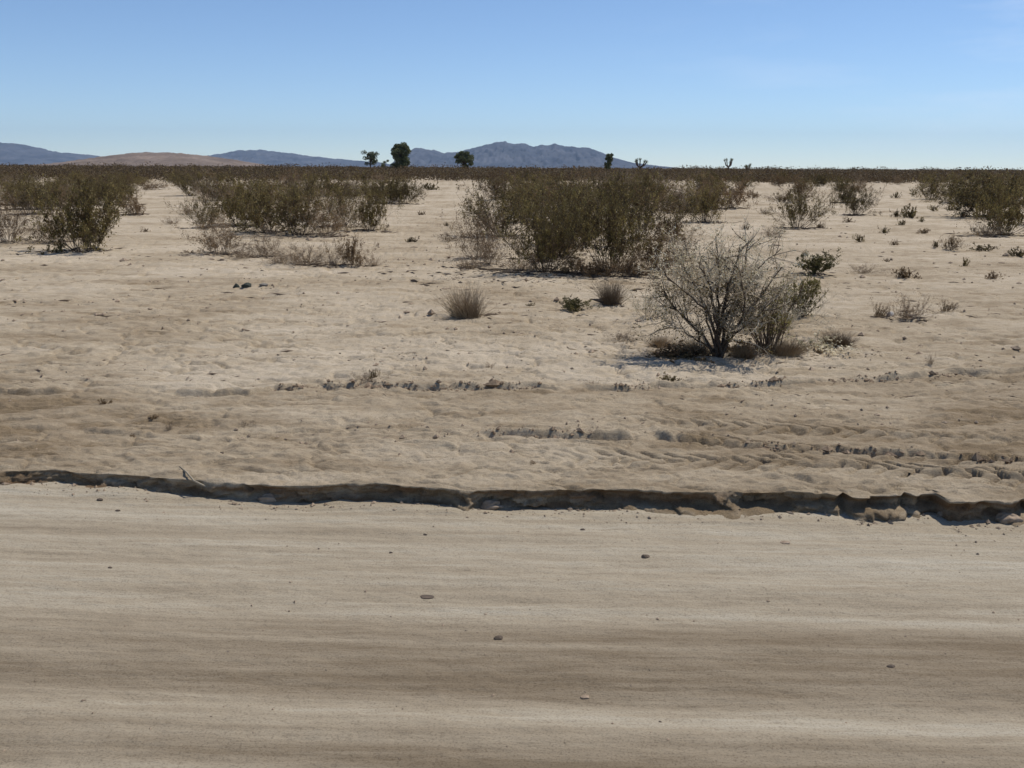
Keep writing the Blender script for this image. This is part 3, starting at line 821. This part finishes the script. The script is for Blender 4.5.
# -- the tall grey dead bush right of centre (hero)
def hero():
    p = at(719, 358); z = float(gz(p[0], p[1])[0])
    t = thing('dry_bush', 'tall half dead bush with forked dark stems and pale crown on the right', 'bush', (p[0], p[1], z), G_BIG)
    rng = np.random.default_rng(77)
    gs = Geo(); gt = Geo(); gl = Geo(); go = Geo(); cen = []
    d0 = (p - CAM) @ FWD; s = d0 / F   # metres per pixel
    # main limbs: pixel targets relative to base, with depth in metres
    limbs = [((-4, 30), (-9, 62), (-20, 84), -0.05, 0.020), ((-16, 20), (-42, 44), (-58, 66), 0.12, 0.015), ((2, 34), (8, 70), (18, 108), 0.10, 0.021),
             ((6, 32), (22, 66), (30, 112), 0.25, 0.018), ((10, 26), (34, 60), (52, 92), -0.15, 0.016), ((-8, 40), (-26, 72), (-44, 100), 0.3, 0.014),
             ((4, 22), (24, 36), (44, 62), -0.25, 0.012), ((-2, 44), (0, 80), (-4, 118), 0.2, 0.013), ((-14, 14), (-34, 24), (-60, 40), -0.2, 0.010),
             ((12, 40), (38, 84), (64, 104), 0.3, 0.012), ((-6, 36), (-30, 60), (-66, 88), -0.1, 0.011), ((8, 20), (20, 50), (10, 90), -0.2, 0.012),
             ((-10, 34), (-16, 64), (-32, 112), 0.4, 0.011)]
    for a, b, c, dep, r in limbs:
        ctrl = np.array([[0, 0, -0.04], [a[0] * s, dep * .3, a[1] * s], [b[0] * s, dep * .7, b[1] * s], [c[0] * s, dep, c[1] * s]])
        ctrl[0, :2] = rng.normal(size=2) * 0.025
        tt = np.linspace(0, 3, 13); P = np.stack([np.interp(tt, [0, 1, 2, 3], ctrl[:, k]) for k in range(3)], 1)
        for _ in range(2): P[1:-1] = (P[:-2] + P[1:-1] * 2 + P[2:]) / 4
        P[1:] += rng.normal(size=(12, 3)) * 0.008
        gs.tube(P, np.linspace(r * 1.1, r * 0.28, 13), 5)
        for q in range(20):
            f = rng.uniform(3.2, 12); i0 = min(int(f), 11); o_ = P[i0] + (P[i0 + 1] - P[i0]) * (f - i0)
            dd = unit(unit(P[i0 + 1] - P[i0]) * 0.8 + rng.normal(size=3) * 0.6 + [0, 0, 0.25]); ln = rng.uniform(0.14, 0.34)
            Q = [o_]
            for k in range(4):
                dd = unit(dd + rng.normal(size=3) * 0.22); Q.append(Q[-1] + dd * ln / 4)
            Q = np.array(Q)
            (gs if rng.random() < 0.28 else gt).tube(Q, np.linspace(r * 0.32 + .0015, 0.0014, 5), 3)
            for w_ in range(9):
                j = rng.integers(1, 5); e0 = Q[j]
                de = unit(dd * 0.5 + rng.normal(size=3) * 0.8 + [0, 0, 0.1]); l2 = rng.uniform(0.04, 0.13)
                m_ = e0 + de * l2 * .5 + rng.normal(size=3) * 0.01; e1 = e0 + de * l2
                gt.tube([e0, m_, e1], [0.0022, 0.0016, 0.0009], 3)
                kk = rng.poisson(2.6); cen.append(e0 + (e1 - e0) * rng.uniform(0.3, 1.1, (kk, 1)) + rng.normal(size=(kk, 3)) * 0.014)
    cen = np.vstack(cen); low = (cen[:, 2] < 0.62) | (rng.random(len(cen)) < 0.25)
    leaves(gl, rng, cen[~low], 0.0105); leaves(go, rng, cen[low], 0.010)
    obj('green_foliage', go.mesh('dry_bush_green_leaves'), M_LEAF, t)['label'] = 'olive leaves low in the bush'
    obj('stems', gs.mesh('dry_bush_stems', True), M_BARK, t)
    obj('twigs', gt.mesh('dry_bush_twigs'), M_TWIGP, t)
    obj('foliage', gl.mesh('dry_bush_leaves'), M_GREYL, t)
hero()
def solo(name, label, cat, px, py, wpx, hpx, mats, seed, group=None, **kw):
    p = at(px, py); z = float(gz(p[0], p[1])[0]); d = (p - CAM) @ FWD
    a, b = shrub(seed, hpx * d / F, **kw)
    V = np.vstack(a.v + (b.v if b else [])); ex = np.percentile(np.abs(V[:, 0]), 98.5)
    k = (wpx * d / F / 2) / ex; kz = (hpx * d / F) / (V[:, 2].max() * 0.97)
    t = thing(name, label, cat, (p[0], p[1], z), group, 0, (k, k, kz))
    obj('stems', a.mesh(name + '_stems'), mats[0], t)
    if b: obj('foliage', b.mesh(name + '_leaves'), mats[1], t)
solo('dry_bush', 'brown stemmed fan shaped bush touching the right side of the tall half dead bush', 'bush', 766, 353, 84, 80, (M_TWIGB, M_YGREEN), 901, G_BIG,
     stems=34, tilt=(4, 48), twigs=7, twiglets=4, leaf_n=3.2, leaf=0.009, r0=0.022, wander=0.14)
solo('dry_bush', 'pale grey haze of twigs behind the brown fan shaped bush', 'bush', 770, 330, 90, 74, (M_TWIGP, M_GREYL), 902, 'dry grey shrubs',
     stems=40, tilt=(4, 62), twigs=8, twiglets=5, leaf_n=1.5, leaf=0.008, r0=0.012, wander=0.2)
solo('green_shrub', 'yellow green rounded clump at the right top of the fan shaped bush', 'shrub', 801, 318, 46, 44, (M_TWIGB, M_YGREEN), 903, G_BIG,
     stems=40, tilt=(3, 66), twigs=7, twiglets=4, leaf_n=6, leaf=0.010, r0=0.02, leaf_from=0.2)
solo('dry_bush', 'pale leafless bush between the central clump and the tall half dead bush', 'bush', 684, 312, 80, 70, (M_TWIGP, M_GREYL), 904, 'dry grey shrubs',
     stems=36, tilt=(4, 64), twigs=8, twiglets=5, leaf_n=1.3, leaf=0.008, r0=0.011, wander=0.2)
solo('dry_bush', 'pale twiggy low bush left of the tall half dead bush stems', 'bush', 650, 318, 70, 36, (M_TWIGP, M_GREYL), 905, 'dry grey shrubs',
     stems=34, tilt=(10, 74), twigs=7, twiglets=5, leaf_n=1.3, leaf=0.008, r0=0.015, wander=0.22)
solo('dry_bush', 'pale bare bush behind the crown of the tall half dead bush', 'bush', 728, 290, 110, 52, (M_TWIGP, M_GREYL), 909, 'dry grey shrubs',
     stems=44, tilt=(4, 68), twigs=8, twiglets=5, leaf_n=1.6, leaf=0.009, r0=0.012, wander=0.2)
solo('low_shrub', 'flat brown dead plant at the left foot of the tall half dead bush', 'small plant', 680, 358, 64, 15, (M_TWIGB, M_LEAFB), 906, G_SMALL,
     stems=40, tilt=(20, 84), twigs=7, twiglets=4, leaf_n=4, leaf=0.009, r0=0.03, wander=0.2)
solo('low_shrub', 'brown dry litter plant between the two right bush stems', 'small plant', 742, 354, 56, 18, (M_TWIGB, M_LEAFB), 907, G_SMALL,
     stems=34, tilt=(20, 80), twigs=7, twiglets=4, leaf_n=3, leaf=0.009, r0=0.03, wander=0.2)
solo('low_shrub', 'flat straw coloured plant at the right foot of the fan shaped bush', 'small plant', 815, 350, 76, 15, (M_STRAW, M_GREYL), 908, G_SMALL,
     stems=34, tilt=(30, 85), twigs=6, twiglets=4, leaf_n=1.5, leaf=0.008, r0=0.03, wander=0.2)

for (a, b, c, d, k, l_) in [
    (984, 217, 90, 46, 'creosote_dense', 'dark bush in the right mass just left of the edge bush'),
    (1036, 224, 90, 56, 'creosote_dense', 'dark bush behind the edge bush, partly outside the frame'),
    (930, 199, 52, 28, 'creosote', 'dark bush at the left start of the right edge mass'),
    (1010, 204, 80, 36, 'creosote_dense', 'dark bush at the back of the right edge mass'),
    (122, 205, 42, 24, 'creosote', 'olive bush at the left lip of the left sand clearing'),
    (150, 190, 34, 13, 'brown', 'low brown bush closing the left sand clearing at its back'),
    (172, 224, 22, 11, 'dead', 'low tan scrub inside the left sand clearing'),
    (146, 232, 12, 6, 'cushionb', 'tiny brown plant low in the left sand clearing'),
    (430, 190, 18, 9, 'cushion', 'small dark plant far up the pale sandy gap'),
    (421, 215, 9, 5, 'cushionb', 'tiny brown plant in the middle of the pale sandy gap'),
    (765, 214, 16, 8, 'dead', 'tan scrub in the gap before the rounded creosote'),
    (752, 198, 20, 10, 'brown', 'brown low bush in the sandy gap right of the central clump')]:
    plant(k, a, b, c, d, l_, G_BIG if c > 30 else G_SMALL)
# -- bushes of the dense belt further off
CLEAR = [(428, 204, 30, 30), (158, 200, 24, 18), (668, 186, 16, 6), (590, 184, 18, 5), (757, 206, 24, 18), (900, 205, 46, 20), (300, 190, 14, 5),
         (355, 190, 18, 6), (520, 190, 16, 5), (48, 184, 12, 5), (820, 205, 12, 14), (872, 184, 20, 3), (275, 198, 10, 5), (330, 182, 12, 3), (700, 196, 8, 5), (735, 184, 10, 3), (965, 188, 14, 4), (560, 196, 10, 4),   (230, 186, 20, 4), (940, 200, 30, 12)]
def region(px):
    if px < 95: return 'below the left blue mountains'
    if px < 250: return 'below the brown hill'
    if px < 360: return 'below the low blue ridge'
    if px < 440: return 'below the dark round tree'
    if px < 620: return 'below the central mountains'
    if px < 780: return 'right of the central mountains'
    return 'along the empty right skyline'
placed = 0; tries = 0; belt = []
rb = random.Random(11)
while placed < 292 and tries < 6000:
    tries += 1
    px = rb.uniform(-70, 1094); py = 176.5 + 36 * rb.random() ** 1.55
    py += (px - 512) * math.tan(ROLL)
    if px > 780 and py > 205: continue
    if any(((px - a) / c) ** 2 + ((py - b) / d) ** 2 < 1 for a, b, c, d in CLEAR): continue
    if 395 < px < 460 and py > 185: continue
    d = np.linalg.norm(at(px, py)[:2])
    hm = rb.uniform(0.95, 1.7); wm = hm * rb.uniform(1.25, 1.9)
    if rb.random() < 0.2: hm *= 0.55
    k = rb.choices(['creosote', 'creosote_dense', 'wispy', 'brown', 'dead'], [4, 5, 2.2, 2.6, 1.6])[0]
    kindword = {'creosote': 'olive creosote bush', 'creosote_dense': 'dark creosote bush', 'wispy': 'greyish open bush', 'brown': 'brown bush', 'dead': 'bare tan shrub'}[k]
    if py < 184: wh = 'far back in the belt'
    elif py < 194: wh = 'in mid belt'
    else: wh = 'at the belt front'
    belt.append((plant(k, px, py, wm / d * F, hm / d * F, 'x', f'{kindword}es {wh} {region(px)}'), f'{kindword} {wh} {region(px)}', px))
    placed += 1

byl = {}
for t_, lab, px in belt: byl.setdefault(lab, []).append((px, t_))
ORD = ['leftmost', 'second from left', 'third from left', 'fourth from left', 'fifth from left', 'sixth from left', 'seventh from left', 'eighth from left', 'ninth from left', 'tenth from left', 'eleventh from left', 'twelfth from left', 'thirteenth from left', 'fourteenth from left']
for lab, lst in byl.items():
    lst.sort(key=lambda q: q[0])
    for i, (px, t_) in enumerate(lst):
        if len(lst) == 1 or len(lst) > 14: t_['label'] = lab
        elif i == len(lst) - 1: t_['label'] = 'rightmost ' + lab
        else: t_['label'] = ORD[i] + ' ' + lab

# -- scrub beyond: nobody could count it
rng = np.random.default_rng(5)
gf = Geo(); Cs = []; Ss = []
for i in range(7600):
    px = rng.uniform(-250, 1280); row = 0.55 + 14 * rng.random() ** 1.45
    d = min(1.6 * F / row, 3200)
    x = (px - 512) / F * d * 1.02; y = d * 1.0
    h = rng.uniform(0.9, 1.8) * (1.0 if d < 900 else 0.9) * (1.0 + 0.35 * (rng.random() < 0.2) * (d > 170) * (d < 700)); w_ = h * rng.uniform(0.7, 1.2) * (1 + d / 900)
    zz = float(0.30 * 0)
    n = int(np.clip(14000 / d, 14, 110)) * (2 if h > 1.85 else 1)
    q = rng.normal(size=(n, 3)); q /= np.linalg.norm(q, axis=1, keepdims=True); q *= rng.random((n, 1)) ** 0.4
    c = np.stack([x + q[:, 0] * w_, y + q[:, 1] * w_, h * 0.5 + q[:, 2] * h * 0.5], 1)
    Cs.append(c); Ss.append(np.full(n, np.clip(d * 0.0007, 0.07, 0.55)))
C = np.vstack(Cs); S = np.concatenate(Ss)
zc = 0.30 * fbm(C[:, 0] * 0.028, C[:, 1] * 0.028, 61, 3); C[:, 2] += zc * (np.hypot(C[:, 0], C[:, 1]) < 1500)
a = rng.normal(size=C.shape); a /= np.linalg.norm(a, axis=1, keepdims=True)
b = np.cross(a, rng.normal(size=C.shape)); b /= np.linalg.norm(b, axis=1, keepdims=True)
a *= S[:, None]; b *= S[:, None] * 0.7
gf.quads(np.stack([C - a, C + b, C + a, C - b], 1))
fs = obj('far_scrub', gf.mesh('far_scrub'), M_SCRUB); fs['kind'] = 'stuff'
fs['label'] = 'dark belt of distant scrub along the horizon'; fs['category'] = 'scrub'

# -- trees on the skyline
def tree(label, px, top_py, dist, wpx, seed, crown_from=0.3, n_lumps=16, per=160, leaf=0.14):
    d = ray(px, top_py); t_ = dist / d[1]; x = d[0] * t_; hgt = CAM[2] + d[2] * t_
    z0 = float(gz(x, dist)[0]); hgt -= z0
    wm = wpx / F * dist
    t = thing('tree', label, 'tree', (x, dist, z0), 'lone trees on the skyline')
    r = np.random.default_rng(seed); gt = Geo(); gl = Geo()
    P = np.array([[0, 0, -0.2], [0.05, 0, hgt * .25], [-0.08, 0.05, hgt * .5], [0.05, 0, hgt * .8]])
    gt.tube(P, [hgt * .035, hgt * .028, hgt * .02, hgt * .008], 7)
    C = []
    for i in range(n_lumps):
        ang = r.uniform(0, 6.28); rr = wm * 0.5 * math.sqrt(r.uniform(0.0, 0.62))
        zz = hgt * r.uniform(crown_from, 0.93)
        sh = math.sqrt(max(0.15, 1 - ((zz / hgt - (crown_from + 1) / 2) / ((1.08 - crown_from) / 2)) ** 2))
        c = np.array([math.cos(ang) * rr * sh, math.sin(ang) * rr * sh, zz])
        st = P[1] + (P[3] - P[1]) * np.clip(zz / hgt - 0.3, 0, 0.9)
        rr = rr
        gt.tube([st, (st + c) / 2 + [0, 0, 0.1], c], [hgt * .012, hgt * .008, hgt * .003], 5)
        q = r.normal(size=(per, 3)); q /= np.linalg.norm(q, axis=1, keepdims=True); q *= r.random((per, 1)) ** 0.45
        C.append(c + q * np.array([wm * 0.15, wm * 0.15, hgt * 0.085]) * r.uniform(0.7, 1.2))
    leaves(gl, r, np.vstack(C), leaf, 0.6)
    obj('trunk', gt.mesh('tree_trunk', True), M_BARK, t); obj('crown', gl.mesh('tree_crown'), M_TREE, t)
tree('tallest dark round tree on the skyline at the left end of the central mountains', 400, 142, 190, 22, 1, 0.14, 46, 240)
tree('low spreading pale tree on the skyline left of the tallest tree', 370, 149, 230, 21, 2, 0.4, 18, 110)
tree('broad dark tree on the skyline right of the tallest tree', 464, 150.5, 210, 21, 3, 0.25, 34, 170)
tree('small dark tree on the skyline at the right end of the central mountains', 609, 153, 200, 13, 4, 0.25, 20, 110)
tree('low bushy tree on the skyline between the tallest and the broad one', 385, 158, 240, 12, 6, 0.2, 8, 80)
def joshua(label, px, top_py, dist, seed):
    d = ray(px, top_py); t_ = dist / d[1]; x = d[0] * t_; z0 = float(gz(x, dist)[0]); hgt = CAM[2] + d[2] * t_ - z0
    t = thing('joshua_tree', label, 'tree', (x, dist, z0), 'small spiky trees on the skyline')
    r = np.random.default_rng(seed); gt = Geo(); gl = Geo()
    gt.tube([[0, 0, -.1], [0.03, 0, hgt * .3], [0, 0, hgt * .55]], [.16, .14, .12], 7)
    for k in range(5):
        an = k * 1.3 + r.uniform(-.3, .3); rr = hgt * r.uniform(.12, .3)
        e = np.array([math.cos(an) * rr, math.sin(an) * rr, hgt * r.uniform(.72, .93)])
        gt.tube([[0, 0, hgt * .5], [e[0] * .7, e[1] * .7, hgt * .62], e], [.11, .10, .08], 6)
        for j in range(60):
            dv = unit(r.normal(size=3) + [0, 0, .3]); sd_ = unit(np.cross(dv, r.normal(size=3))) * 0.02
            gl.quads([[e - sd_, e + sd_, e + dv * .34 + sd_ * .2, e + dv * .34 - sd_ * .2]])
    obj('trunk', gt.mesh('joshua_trunk', True), M_BARK, t); obj('crown', gl.mesh('joshua_crown'), M_TREE, t)
joshua('forked spiky tree on the skyline just right of the central mountains', 640, 156, 150, 1)
joshua('faint spiky tree standing alone on the skyline further right', 729, 157.5, 190, 2)
joshua('second spiky tree top on the skyline right of the faint one', 748, 163, 190, 3)

# ------------------------------------------------------------------ stones, clods, litter
def blob(seed, r=(1, .8, .6), sub=2, rough=0.34):
    import bmesh
    bm = bmesh.new(); bmesh.ops.create_icosphere(bm, subdivisions=sub, radius=1.0)
    rr = np.random.default_rng(seed); ph = rr.uniform(0, 6.28, (6, 3)); fr = rr.normal(size=(6, 3)) * 1.9
    for v in bm.verts:
        c = np.array(v.co); k = sum(math.sin(fr[i] @ c * (1 + i * .35) + ph[i][0]) / (1 + i * .6) for i in range(6))
        k = 1 + rough * 0.35 * k
        v.co = Vector((c[0] * k * r[0], c[1] * k * r[1], c[2] * k * r[2]))
    me = bpy.data.meshes.new('stone'); bm.to_mesh(me); bm.free()
    me.polygons.foreach_set("use_smooth", [sub > 3] * len(me.polygons))
    return me
def road_point(px, py):
    p = at(px, py, -0.09)
    for _ in range(3): p = at(px, py, float(road_height(np.array([p[0]]), np.array([p[1]]))[0]))
    return p
def stone(px, py, wpx, label, mat, seed, flat=0.5, on_road=False, name='stone', cat='stone', group='stones on the dirt'):
    p = road_point(px, py) if on_road else at(px, py)
    if not on_road: p[2] = float(gz(p[0], p[1])[0])
    d = (p - CAM) @ FWD; r = wpx / F * d / 2 * 0.85
    o = obj(name, blob(seed, (r, r * 0.7, r * flat)), mat, None, (p[0], p[1], p[2] + r * flat * 0.18))
    o.rotation_euler = (0, 0, rnd.uniform(-.4, .4))
    return tag(o, label, cat, group)
stone(498, 639, 12, 'dark stone on the bare road left of centre', M_RDARK, 1, 0.55, True)
stone(427, 597, 15, 'flat dark chip on the road above the dark stone', M_RDARK, 2, 0.12, True)
stone(645, 557, 10, 'small dark stone on the road right of centre below the ledge', M_RDARK, 3, 0.5, True)
stone(583, 530, 6, 'tiny dark pebble on the road just under the middle of the ledge', M_RDARK, 4, 0.6, True)
stone(891, 667, 10, 'small dark pebble alone on the right half of the road', M_RDARK, 5, 0.5, True)
stone(585, 697, 12, 'flat brown chip near the bottom of the road', M_CLOD, 6, 0.25, True)
stone(425, 535, 5, 'tiny pebble on the road left of the broken ledge clod', M_RDARK, 7, 0.6, True)
stone(785, 543, 12, 'flat earth chip on the road right of centre', M_CLOD, 8, 0.3, True)
stone(870, 521, 9, 'dark clod lying against the foot of the right ledge', M_RDARK, 9, 0.6, True)
stone(391, 553, 5, 'tiny pebble on the road left of the flat dark chip', M_RDARK, 10, 0.6, True)
stone(110, 568, 5, 'tiny pebble on the left of the road', M_RDARK, 11, 0.6, True)
stone(100, 500, 7, 'dark clod on the road below the left ledge', M_RDARK, 12, 0.5, True)
stone(118, 511, 6, 'dark crumb on the road right of the left clod', M_RDARK, 13, 0.5, True)
stone(236, 286, 9, 'dark green lump lying on the pale sand at left', M_RGREEN, 14, 1.1, False)
stone(247, 286.5, 12, 'flat black green lump right beside the dark green one', M_RGREEN, 15, 0.6, False)
stone(264, 285, 11, 'grey flat stone right of the two dark green lumps', M_RGREY, 16, 0.4, False)
stone(890, 316, 10, 'white stone between two dry plants on the right sand', M_RPALE, 17, 0.9, False)
stone(150, 419, 4, 'dark pebble by the brown weed on the left shoulder', M_RDARK, 18, 0.7, False)
stone(222, 452, 5, 'dark pebble low on the left shoulder', M_RDARK, 19, 0.6, False)
stone(694, 386, 6, 'dark clod on the shoulder in front of the tall half dead bush', M_RDARK, 20, 0.7, False)

# blocks broken off the ledge
for i, (px, py, wpx, lab, fl) in enumerate([(492, 508, 20, 'broken earth block fallen out of the ledge at centre', .55), (474, 503, 16, 'pale earth lump in the gap of the ledge left of centre', .5),
        (947, 517, 22, 'earth block at the foot of the right ledge', .6), (1006, 522, 26, 'earth block under the far right ledge', .6), (905, 512, 15, 'small earth block under the notched right ledge', .6),
        (268, 501, 18, 'earth lump under the left middle ledge', .5), (208, 492, 12, 'small earth lump at the foot of the left ledge', .5), (842, 508, 16, 'earth block in the notch of the right ledge', .8),
        (700, 508, 14, 'crumbled lump left of the small soil ramp', .5)]):
    p = road_point(px, py); d = (p - CAM) @ FWD; r = wpx / F * d / 2
    o = obj('earth_clod', blob(60 + i, (r, r * .6, r * fl), 4, 0.55), M_CLOD, None, (p[0], p[1], p[2] + r * fl * .35))
    tag(o, lab, 'clod', 'earth blocks broken off the ledge')

# twig lying over the ledge at left
p0 = at(180, 468, 0.012); p0[2] = float(gz(p0[0], p0[1])[0]) + 0.012
lipx = float(at(196, 481, 0.0)[0]); pl = np.array([lipx, float(ledge_y(np.array([lipx]))[0]) - 0.03, 0.012])
p1 = road_point(222, 494); p1[1] -= 0.02; p1[2] += 0.012; p2 = road_point(260, 499); p2[2] += 0.010
g = Geo(); g.tube([p0, (p0 + pl) / 2 + [0, 0, .008], pl, (pl + p1) / 2 + [0, -.012, .004], p1], [.0050, .0055, .0050, .0045, .004], 6)
g.tube([p1, (p1 + p2) / 2 + [0, 0, .006], p2], [.004, .0035, .002], 5)
tag(obj('twig', g.mesh('twig', True), M_TWIGP), 'pale bent twig hanging over the left ledge', 'twig')

# loose gravel, crumbs and dead bits, uncountable
def scatter(name, n, sampler, size, mats, seed, label, cat, twig=False):
    r = np.random.default_rng(seed); V = []; Q = []; T = []; nv = 0
    pts = sampler(r, n)
    ico_v = np.array([[1, 0, 0], [-1, 0, 0], [0, 1, 0], [0, -1, 0], [0, 0, 1], [0, 0, -1]], float)
    ico_f = np.array([[0, 2, 4], [2, 1, 4], [1, 3, 4], [3, 0, 4], [2, 0, 5], [1, 2, 5], [3, 1, 5], [0, 3, 5]])
    n = len(pts)
    s = size * np.exp(r.normal(0, 0.62, n)) * np.clip(pts[:, 3], .3, 3)
    an = r.uniform(0, 6.28, n)
    if twig:
        shp = np.stack([s * r.uniform(1.2, 3.6, n), s * .28, s * .3], 1)
    else:
        shp = np.stack([s * r.uniform(.8, 1.4, n), s * r.uniform(.6, 1, n), s * r.uniform(.4, .8, n)], 1)
    vv = ico_v[None] * shp[:, None, :] * (1 + 0.25 * r.normal(size=(n, 6, 1)))
    ca, sa = np.cos(an)[:, None], np.sin(an)[:, None]
    X = vv[..., 0] * ca - vv[..., 1] * sa; Y = vv[..., 0] * sa + vv[..., 1] * ca
    V = np.stack([X + pts[:, 0:1], Y + pts[:, 1:2], vv[..., 2] + pts[:, 2:3] + s[:, None] * 0.2], -1).reshape(-1, 3)
    T = (ico_f[None] + (np.arange(n) * 6)[:, None, None]).reshape(-1, 3)
    me = mesh_from(name, V, None, T, smooth_sh=False)
    o = obj(name, me, mats); o['kind'] = 'stuff'; o['label'] = label; o['category'] = cat
    return o
def samp_sand(y0, y1, clump=0.1, seed=701, xs=1.2, sq=1.0):
    def f(r, n):
        m = n * 4
        dd = 1 / (1 / y0 + (1 / y1 - 1 / y0) * r.random(m)); x = r.uniform(-.62, .62, m) * dd * xs
        k = fbm(x * 1.2, dd * 2.0, seed, 3) > clump
        ok = k & (dd > ledge_y(x) + 0.03)
        x = x[ok][:n]; dd = dd[ok][:n]
        return np.stack([x, dd, gz(x, dd), np.clip(dd / 9, .6, 2)], 1)
    return f
def samp_line(T, spread, x0, x1, off=-0.03):
    def f(r, n):
        x = r.uniform(x0, x1, n * 3); k = fbm(x * 2.6, x * 0 + T[1][0], 77, 4, .6) > 0.06; x = x[k][:n]
        y = np.interp(x, T[0], T[1]) + off + r.normal(size=len(x)) * spread
        return np.stack([x, y, gz(x, y), np.ones(len(x))], 1)
    return f
def samp_foot(r, n):
    x = r.uniform(-4.5, 4.5, n * 2); k = fbm(x * 2.2, x * 0, 88, 3) > -0.25; x = x[k][:n]
    off = np.abs(r.normal(size=len(x))) * 0.13 + 0.02
    y = ledge_y(x) - off
    return np.stack([x, y, road_height(x, y), np.clip(1.4 - off * 5, .4, 1.4)], 1)
def samp_road(r, n):
    x = r.uniform(-4.5, 4.5, n); y = 1.8 + (ledge_y(x) - 1.9) * r.random(n)
    return np.stack([x, y, road_height(x, y), np.ones(n)], 1)
scatter('gravel', 2400, samp_sand(5.5, 30, 0.05, 701), 0.008, M_CLOD, 31, 'brown crumbs of soil strewn over the sand', 'gravel')
scatter('plant_litter', 2600, samp_sand(6.8, 34, 0.12, 711), 0.0065, M_TWIGB, 32, 'dark dead twigs and leaf bits strewn over the sand', 'plant litter', twig=True)
scatter('soil_crumbs', 800, samp_line(TA, 0.035, -2.6, 5.2), 0.0075, M_SOILD, 33, 'crumbs of soil along the upper wheel rut', 'gravel')
scatter('rut_crumbs', 520, samp_line(TB, 0.035, -0.3, 4.4), 0.007, M_SOILD, 34, 'crumbs of soil along the lower wheel rut', 'gravel')
scatter('ledge_crumbs', 1000, samp_foot, 0.0052, M_CLOD, 35, 'fallen crumbs along the foot of the road ledge', 'gravel')
scatter('road_grit', 2200, samp_road, 0.0019, M_CLOD, 36, 'fine grit on the packed road', 'gravel')
def samp_hero(r, n):
    c = at(735, 352); a_ = r.normal(size=(n, 2)) * [0.62, 0.28] + c[:2]
    return np.stack([a_[:, 0], a_[:, 1], gz(a_[:, 0], a_[:, 1]), np.full(n, 1.0)], 1)
scatter('bush_litter', 900, samp_hero, 0.0055, M_STRAW, 37, 'straw and broken twigs under the tall half dead bush', 'plant litter', twig=True)
def samp_center(r, n):
    c = at(590, 274); a_ = r.normal(size=(n, 2)) * [1.7, 0.8] + c[:2]
    return np.stack([a_[:, 0], a_[:, 1], gz(a_[:, 0], a_[:, 1]), np.full(n, 1.5)], 1)
scatter('clump_litter', 1500, samp_center, 0.008, M_TWIGB, 38, 'dead twigs and leaves under the central clump of creosotes', 'plant litter', twig=True)

def samp_base_shade(r, n):  # dark litter added under the larger bushes to imitate the shadow at their bases
    P_ = []
    for (x, y, w_) in BASE_SHADE:
        m = int(26 + 150 * w_); q = r.normal(size=(m, 2)) * w_ * 0.42
        xx = x + q[:, 0]; yy = y + q[:, 1]
        P_.append(np.stack([xx, yy, gz(xx, yy), np.full(m, 1.0 + y / 18)], 1))
    return np.vstack(P_)
scatter('base_shade_litter', 0, samp_base_shade, 0.007, M_TWIGB, 39, 'dark leaf and twig bits added to deepen the shade under the bushes', 'plant litter', twig=True)

# ------------------------------------------------------------------ haze
hzv = np.array([[x, y, z] for x in (-15500, 15500) for y in (-3200, 12200) for z in (-6.5, 420)], float)
hzf = [[0, 1, 3, 2], [4, 6, 7, 5], [0, 4, 5, 1], [2, 3, 7, 6], [0, 2, 6, 4], [1, 5, 7, 3]]
hm_ = mesh_from('haze', hzv, hzf, smooth_sh=False)
mh = bpy.data.materials.new('haze_air'); mh.use_nodes = True; mh.node_tree.nodes.clear()
vo = mh.node_tree.nodes.new('ShaderNodeVolumePrincipled'); mo = mh.node_tree.nodes.new('ShaderNodeOutputMaterial')
vo.inputs['Color'].default_value = (0.52, 0.72, 1.0, 1); vo.inputs['Density'].default_value = 4.6e-5; vo.inputs['Anisotropy'].default_value = 0.0
mh.node_tree.links.new(vo.outputs[0], mo.inputs['Volume'])
haze = obj('haze', hm_, mh); haze['kind'] = 'stuff'
